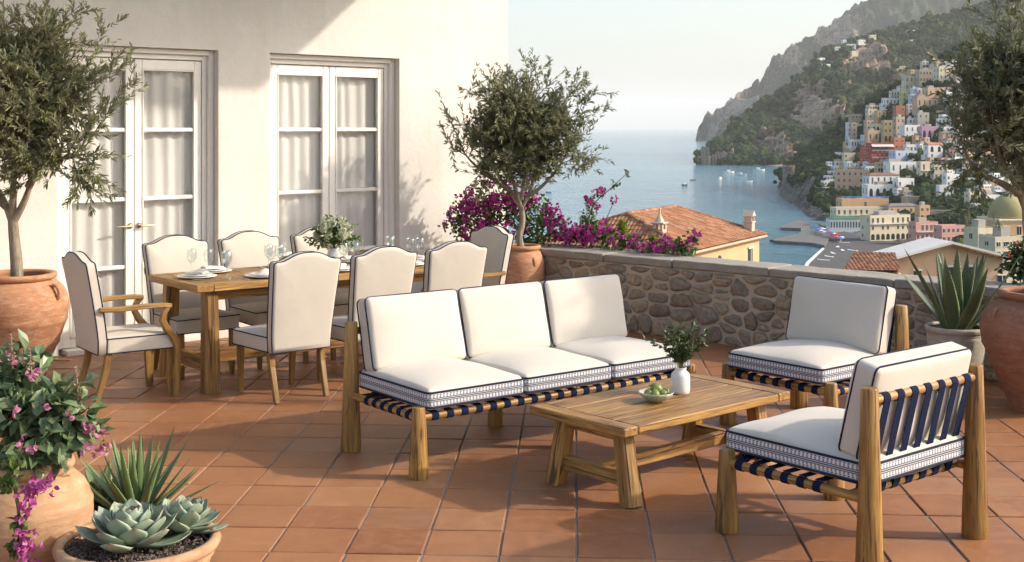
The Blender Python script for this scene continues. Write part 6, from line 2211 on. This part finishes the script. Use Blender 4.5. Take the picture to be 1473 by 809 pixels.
# ------------------------------------------------------------------ three neighbouring houses just below the terrace
def tile_plane(mb, a, b2, c, d, pitch=.23, row=.42):
    """corrugated tiled slope: lower edge a-b, top d-c"""
    a, b2, c, d = [np.asarray(q, float) for q in (a, b2, c, d)]
    ue = nrm(b2 - a)
    nn = nrm(np.cross(b2 - a, d - a)); vdir = np.cross(nn, ue)
    def uv(p): return np.array([np.dot(p - a, ue), np.dot(p - a, vdir)])
    A, B, Cc, Dd = uv(a), uv(b2), uv(c), uv(d)
    Hh = max(Cc[1], Dd[1])
    sub = 6
    nu = int((max(B[0], Cc[0]) - min(0, Dd[0])) / pitch) + 1; nv = int(Hh / row) + 1
    us = min(0, Dd[0]) + np.arange(nu * sub + 1) * pitch / sub
    V, G, fs, idx = [], [], [], {}
    for i, u in enumerate(us):
        for j in range(nv):
            for e in (0, 1):
                v = (j + e * .999) * row
                v = min(v, Hh)
                off = .055 * abs(math.sin(PI * (u / pitch))) ** .7 + .035 * (1 - e)
                idx[(i, j, e)] = len(V)
                V.append(a + ue * u + vdir * v + nn * off); G.append((math.floor(u / pitch) + .5, j + .5, .5))
    for i in range(len(us) - 1):
        for j in range(nv):
            vm = min((j + .5) * row, Hh)
            l = A[0] + (Dd[0] - A[0]) * vm / Hh; r = B[0] + (Cc[0] - B[0]) * vm / Hh
            um = (us[i] + us[i + 1]) / 2
            if um < l or um > r: continue
            fs.append([idx[(i, j, 0)], idx[(i + 1, j, 0)], idx[(i + 1, j, 1)], idx[(i, j, 1)]])
            if j + 1 < nv: fs.append([idx[(i, j, 1)], idx[(i + 1, j, 1)], idx[(i + 1, j + 1, 0)], idx[(i, j + 1, 0)]])
    mb.add(V, fs, 0, G)
    # a plain slab below keeps the roof closed
    mb.add([q - nn * .06 for q in (a, b2, c, d)], [[0, 1, 2, 3]], 0, np.tile([.5, .5, .5], (4, 1)))

def ridge_tiles(mb, p, q, r=.14):
    p, q = np.asarray(p, float), np.asarray(q, float)
    L = np.linalg.norm(q - p); n = max(2, int(L / .4))
    for k in range(n):
        x, y = p + (q - p) * (k / n), p + (q - p) * ((k + 1.02) / n)
        m2 = MB(); tube(m2, [x, y], [r * 1.05, r * .92], 8)
        mb.add(m2.v[0], m2.loops[0].reshape(-1, 4), 0, np.tile([k + .5, 77.5, rng.uniform(0, 9)], (len(m2.v[0]), 1)))

def roofed_neighbour():
    Fc = at(995, 363, 68.0); z = Fc[2]
    e1 = np.array([6.28, 11.0]); e1 /= np.linalg.norm(e1); e2 = np.array([-e1[1], e1[0]])
    Lr, Lw = 12.7, 10.1
    t = thing('tiled_house', 'orange house with a hipped barrel-tile roof and two chimneys below the parapet', 'house', (Fc[0], Fc[1], z), math.atan2(e1[1], e1[0]))
    # local: x along the side facing the sea, y back towards the town
    rise, i0 = 1.75, 2.7
    k0, k1 = (Lr / 2 - 3.67), (Lr / 2 + 3.67)
    a, b2, c, d = (0, 0, 0), (Lr, 0, 0), (Lr, Lw, 0), (0, Lw, 0)
    r0, r1 = (k0, Lw / 2, rise), (k1, Lw / 2, rise)
    mb = MB()
    tile_plane(mb, a, b2, r1, r0); tile_plane(mb, d, a, r0, r0); tile_plane(mb, b2, c, r1, r1); tile_plane(mb, c, d, r0, r1)
    for p, q in ((a, r0), (d, r0), (b2, r1), (c, r1), (r0, r1)): ridge_tiles(mb, p, q)
    ro = mb.build('roof', M['rooftile'], t, False)
    mb = MB(); box(mb, (Lr / 2, Lw / 2, -4.4), (Lr - .7, Lw - .7, 8.6), 0); mb.build('wall', M['st_orange'], t)
    mb = MB()
    for p, q in ((a, b2), (b2, c), (c, d), (d, a)): tube(mb, [np.array(p) - [0, 0, .08], np.array(q) - [0, 0, .08]], .09, 8)
    mb.build('gutter', M['st_tan'], t, True)
    for x, w, h, ar in ((5.2, .75, 1.1, True), (10.6, .8, 1.5, False)):
        o = window(t, x, -2.2, w, h, ar); o.location = (x, .35, -1.75 if ar else -2.2)
    def chimney(x, y, z0, h, w, style):
        mb = MB(); box(mb, (x, y, z0 + h / 2 - .3), (w, w, h + .6), .02)
        if style == 0:
            for sx in (-1, 1):
                for sy in (-1, 1): box(mb, (x + sx * w * .36, y + sy * w * .36, z0 + h + .16), (.14, .14, .32), 0)
            box(mb, (x, y, z0 + h + .36), (w * 1.25, w * 1.25, .09), .02)
            lathe(mb, [(w * .45, z0 + h + .40), (w * .30, z0 + h + .62), (w * .10, z0 + h + .85), (w * .07, z0 + h + 1.2), (w * .1, z0 + h + 1.22), (0, z0 + h + 1.28)], 10, (x, y, 0))
        else:
            box(mb, (x, y, z0 + h + .03), (w * 1.2, w * 1.2, .10), .02)
            for sx in (-1, 1): box(mb, (x + sx * w * .4, y, z0 + h + .24), (.10, w * .9, .32), 0)
            mb.add([(x - w * .65, y - w * .6, z0 + h + .40), (x + w * .65, y - w * .6, z0 + h + .40), (x + w * .65, y + w * .6, z0 + h + .40), (x - w * .65, y + w * .6, z0 + h + .40), (x, y - w * .6, z0 + h + .78), (x, y + w * .6, z0 + h + .78)], [[0, 3, 5, 4], [1, 4, 5, 2], [0, 4, 1], [3, 2, 5], [0, 1, 2, 3]])
        mb.build('chimney', M['chimney_render'], ro)
    chimney(1.7, 2.6, .40, .62, .62, 0)
    chimney(11.9, .85, .1, .70, .55, 1)
roofed_neighbour()

def white_neighbour():
    z = -6.6
    Lp, Rp = np.array([24.5, 80.6]), np.array([32.3, 81.6])
    e1 = Rp - Lp; W = np.linalg.norm(e1); e1 /= W
    t = thing('gabled_house', 'peach house with a low white gabled roof, below the agave', 'house', (Lp[0], Lp[1], z), math.atan2(e1[1], e1[0]))
    Dp, rise = 2.8, .95
    mb = MB()
    V = [(.2, .2, -5), (W - .2, .2, -5), (W - .2, .2, -.05), (W / 2, .2, rise - .1), (.2, .2, -.05)]
    V2 = [(x, Dp - .2, q) for x, _, q in V]
    mb.add(V + V2, [[0, 1, 2, 3, 4], [9, 8, 7, 6, 5], [0, 5, 6, 1], [1, 6, 7, 2], [4, 9, 5, 0]])
    mb.build('wall', M['st_peach'], t)
    mb = MB()
    for s in (0, 1):
        x0 = -.35 if s == 0 else W + .35; zz = -.10
        P = [(x0, -.35, zz), (W / 2, -.35, rise), (W / 2, Dp + .35, rise), (x0, Dp + .35, zz)]
        Q = [(x, y, q + .16) for x, y, q in P]
        mb.add(P + Q, [[0, 1, 2, 3], [7, 6, 5, 4], [0, 4, 5, 1], [1, 5, 6, 2], [2, 6, 7, 3], [3, 7, 4, 0]] if s else [[3, 2, 1, 0], [4, 5, 6, 7], [1, 5, 4, 0], [2, 6, 5, 1], [3, 7, 6, 2], [0, 4, 7, 3]])
    ro = mb.build('roof', M['roof_white'], t)
    mb = MB()
    for s in (0, 1):
        x0 = -.35 if s == 0 else W + .35
        for k in range(22):
            f0 = k / 22; x = x0 + (W / 2 - x0) * (f0 + .02); q = -.10 + (rise + .10) * (f0 + .02)
            mb.add(*_half_tile((x, -.38, q + .0), (W / 2 - x0) / 22 * .5))
    mb.build('edge_tiles', M['rooftile'], ro)
    for x, w, h in ((1.8, .5, 1.3), (4.3, .8, 1.5), (5.6, .8, 1.5), (7.6, .6, .9)): window(t, x, -2.1, w, h).location = (x, .2, -2.1)
def _half_tile(p, r):
    r = abs(r)
    V, fs = [], []
    for y in (0, .5):
        for k in range(6):
            a = PI * k / 5; V.append((p[0] + r * math.cos(a), p[1] + y, p[2] - .02 - r * .8 * math.sin(a)))
    for k in range(5): fs.append([k, k + 1, 6 + k + 1, 6 + k])
    fs.append([0, 1, 2, 3, 4, 5])
    return V, fs
white_neighbour()

def low_tiled_roof():
    P = [at(1213, 390, 74.0), at(1296, 391, 73.5), at(1288, 363, 80.0), at(1230, 365, 80.0)]
    c = (P[0] + P[1]) / 2
    t = thing('shed', 'low outbuilding with a terracotta tiled lean-to roof beside the peach house', 'outbuilding', tuple(c))
    L = [np.array(p - c) for p in P]
    mb = MB(); tile_plane(mb, L[0], L[1], L[2], L[3], .24, .42); mb.build('roof', M['rooftile'], t)
    mb = MB()
    V = [tuple(q + np.array([0, 0, -.15])) for q in L] + [(q[0], q[1], -4.0) for q in L]
    mb.add(V, [[4, 5, 1, 0], [5, 6, 2, 1], [6, 7, 3, 2], [7, 4, 0, 3], [0, 1, 2, 3]]); mb.build('wall', M['st_cream'], t)
low_tiled_roof()

# ------------------------------------------------------------------ woods
def ico():
    import bmesh
    bm = bmesh.new(); bmesh.ops.create_icosphere(bm, subdivisions=2, radius=1)
    v = np.array([x.co[:] for x in bm.verts]); f = np.array([[q.index for q in p.verts] for p in bm.faces]); bm.free()
    return v, f
def lumps(name, P, Rr, seed):
    v, f = ico()
    rg = np.random.default_rng(seed)
    mb = MB()
    var = []
    for k in range(7):
        w = np.array([1 + .55 * fbm(x[0] * 1.5 + k * 7, x[1] * 1.5, x[2] * 1.5, 4) for x in v])
        var.append(v * w[:, None])
    for p, r in zip(P, Rr):
        q = var[rg.integers(7)]
        a = rg.uniform(0, 6.28); ca, sa = math.cos(a), math.sin(a)
        q = np.stack([q[:, 0] * ca - q[:, 1] * sa, q[:, 0] * sa + q[:, 1] * ca, q[:, 2] * rg.uniform(.75, 1.25)], 1)
        mb.add(q * r + p, f)
    o = mb.build(name, M['woods'], None, False)
    tag(o, kind='stuff'); return o

def scatter(V, pxs, rows, L, n, seed, rsize, avoid, patches, keep):
    rg = np.random.default_rng(seed)
    P, Rr = [], []
    while len(P) < n:
        i = rg.integers(len(pxs)); j = rg.integers(1, rows)
        px = pxs[i]; b, bY, r_, rY = L.col(px); py = b + (r_ - b) * j / (rows - 1)
        if not keep(px, py, rg): continue
        s = 0
        for (qx, qy, rx, ry, st) in patches:
            d = ((px - qx) / rx) ** 2 + ((py - qy) / ry) ** 2
            if d < 1: s = max(s, (1 - d) * 1.6)
        if rg.uniform() < s: continue
        if any(a[0] - 1 < px < a[2] + 1 and a[1] - 2 < py < a[3] + 1.5 for a in avoid): continue
        p = V[i, j] + rg.normal(0, 1.0, 3) * np.array([rsize, rsize, .2])
        if p[2] < SEA + 4: continue
        if fbm(px * .06, py * .08, seed, 3) < -.12 and rg.uniform() < .75: continue
        r = rsize * rg.uniform(.45, 1.25)
        P.append(p + np.array([0, 0, r * .25])); Rr.append(r)
    return P, Rr
# gardens between the houses and the wooded spur behind the tower
def keepA(px, py, rg):
    if px < left_edge(py) - 2: return True
    if 1314 < px < 1436 and 262 < py < 350: return rg.uniform() < 1.0
    return rg.uniform() < .5
P, Rr = scatter(VA, pxA, rA, LA, 5200, 3, 3.0, used_rects, rockA, keepA)
lumps('hillside_woods', P, Rr, 4)
P, Rr = scatter(VB, pxB, rB, LB, 9500, 5, 5.6, [], rockB, lambda px, py, rg: px < 1480)
lumps('cliff_woods', P, Rr, 6)

# ------------------------------------------------------------------ boats, beach umbrellas
def boat(px, py, L, hullm, label, cabin=True, yaw=0):
    p = sea_pt(px, py)
    t = thing('boat', label, 'boat', (p[0], p[1], SEA), R(yaw), None)
    W, H = L * .3, L * .14
    mb = MB()
    sec = [(-.5, .8, .9), (-.2, 1.0, .85), (.15, .95, .9), (.38, .55, 1.05), (.5, .03, 1.25)]
    V = []
    for x, w, h in sec: V += [(x * L, -w * W / 2, h * H), (x * L, -w * W * .3, -H * .4), (x * L, w * W * .3, -H * .4), (x * L, w * W / 2, h * H)]
    fs = [[0, 1, 2, 3]]
    for i in range(4):
        for k in range(4): fs.append([i * 4 + k, i * 4 + (k + 1) % 4, (i + 1) * 4 + (k + 1) % 4, (i + 1) * 4 + k])
    mb.add(V, fs); mb.build('hull', M[hullm], t)
    if cabin:
        mb = MB(); box(mb, (-.08 * L, 0, H * 1.35), (L * .32, W * .6, H * 1.1), .02 * L); box(mb, (-.08 * L, 0, H * 2.0), (L * .38, W * .68, H * .14), .01 * L); mb.build('cabin', M['boat_white'], t)
for a in ((789, 277, 5.5, 'boat_blue', 'small blue fishing boat alone on the open water by the bougainvillea', True, 8), (985, 267, 8, 'boat_dark', 'dark little boat far out in the bay', True, 40), (997, 259.5, 7, 'boat_dark', 'tiny dark boat further out in the bay', False, 20),
          (1049, 249, 14, 'boat_white', 'white motor boat anchored under the cliff woods', True, 15), (1066, 253, 14, 'boat_white', 'white motor boat anchored under the cliff, nearest the watchtower', True, -20), (1092, 246, 16, 'boat_white', 'white yacht anchored close under the cliffs', True, 5),
          (1036, 258, 10, 'boat_white', 'white boat anchored farthest from the cliffs', True, 60), (1078, 262, 9, 'boat_white', 'small white boat nearest the open bay before the tower', False, 30), (1118, 347.5, 8, 'boat_dark', 'dark open boat moored at the tip of the long jetty', False, 20),
          (935, 184.9, 190, 'boat_dark', 'ship on the horizon far out at sea', True, 3)):
    boat(*a)
bm_ = [(1205, 357, 'boat_white'), (1212, 362, 'boat_white'), (1198, 366, 'boat_white'), (1220, 356, 'boat_blue'), (1192, 371, 'boat_white'), (1226, 362, 'boat_white'), (1184, 376, 'boat_white'), (1214, 351, 'boat_white')]
for k, (px, py, m_) in enumerate(bm_):
    boat(px, py, 5.5, m_, f'small {"blue" if "blue" in m_ else "white"} rowing boat drawn up on the dark beach, {ORD[k]} in from the waterline jetty', False, 70 + 12 * k)
    bpy.context.scene.collection.objects[-1]

def umbrella(col):
    t = thing('beach_umbrella', '', 'umbrella')
    mb = MB(); lathe(mb, [(1.5, 2.0), (1.46, 2.08), (.8, 2.42), (.0, 2.62)], 10); mb.build('canopy', M[col], t)
    mb = MB(); tube(mb, [(0, 0, 0), (0, 0, 2.6)], .04, 6); mb.build('pole', M['boat_white'], t)
    return t
UP = {c: umbrella('cloth_' + c) for c in ('blue', 'red', 'white')}
rgu = np.random.default_rng(12)
seen = {c: 0 for c in UP}
for k in range(48):
    c = ['blue', 'blue', 'red', 'white', 'red', 'blue'][k % 6]
    f, g = rgu.uniform(), rgu.uniform()
    p = sea_pt(1175 + 38 * f, 331 + 12 * f * .9 + 6 * g, 1.6)
    o = UP[c] if seen[c] == 0 else dup(UP[c])
    seen[c] += 1
    place(o, (p[0], p[1], SEA + (1.6 if f < .55 else .5)), 0, f'{c} parasol in the packed rows of umbrellas at the root of the jetty'); o['group'] = 'beach umbrellas by the jetty'
# blue parasols and loungers on the hotel terrace
tb = {}
for k in range(22):
    px = 1213 + 64 * (k / 21.0); dY = LA.Y(1245, 301) + 3 + 5 * rgu.uniform()
    p = at(px, 286.5, dY)
    o = dup(UP['blue']); place(o, (p[0], p[1], p[2] - .3), 0, 'blue sunshade on the roof terrace of the orange hotel', .8); o['group'] = 'sunshades on the hotel terrace'

# ------------------------------------------------------------------ sea air
def haze():
    m = bpy.data.materials.new('sea_air'); m.use_nodes = True
    nt = m.node_tree
    nt.nodes.remove(nt.nodes['Principled BSDF'])
    v = nd(nt, 'VolumePrincipled', None, Color=(1.0, .985, .96, 1), Density=HAZE)
    v.inputs['Anisotropy'].default_value = .1
    nt.links.new(v.outputs[0], nt.nodes['Material Output'].inputs['Volume'])
    mb = MB(); box(mb, (0, 0, (1300 + SEA - 2) / 2), (124000, 124000, 1300 - SEA + 2), 0)
    tag(mb.build('haze', m), kind='stuff')
HAZE = 4.2e-5
haze()
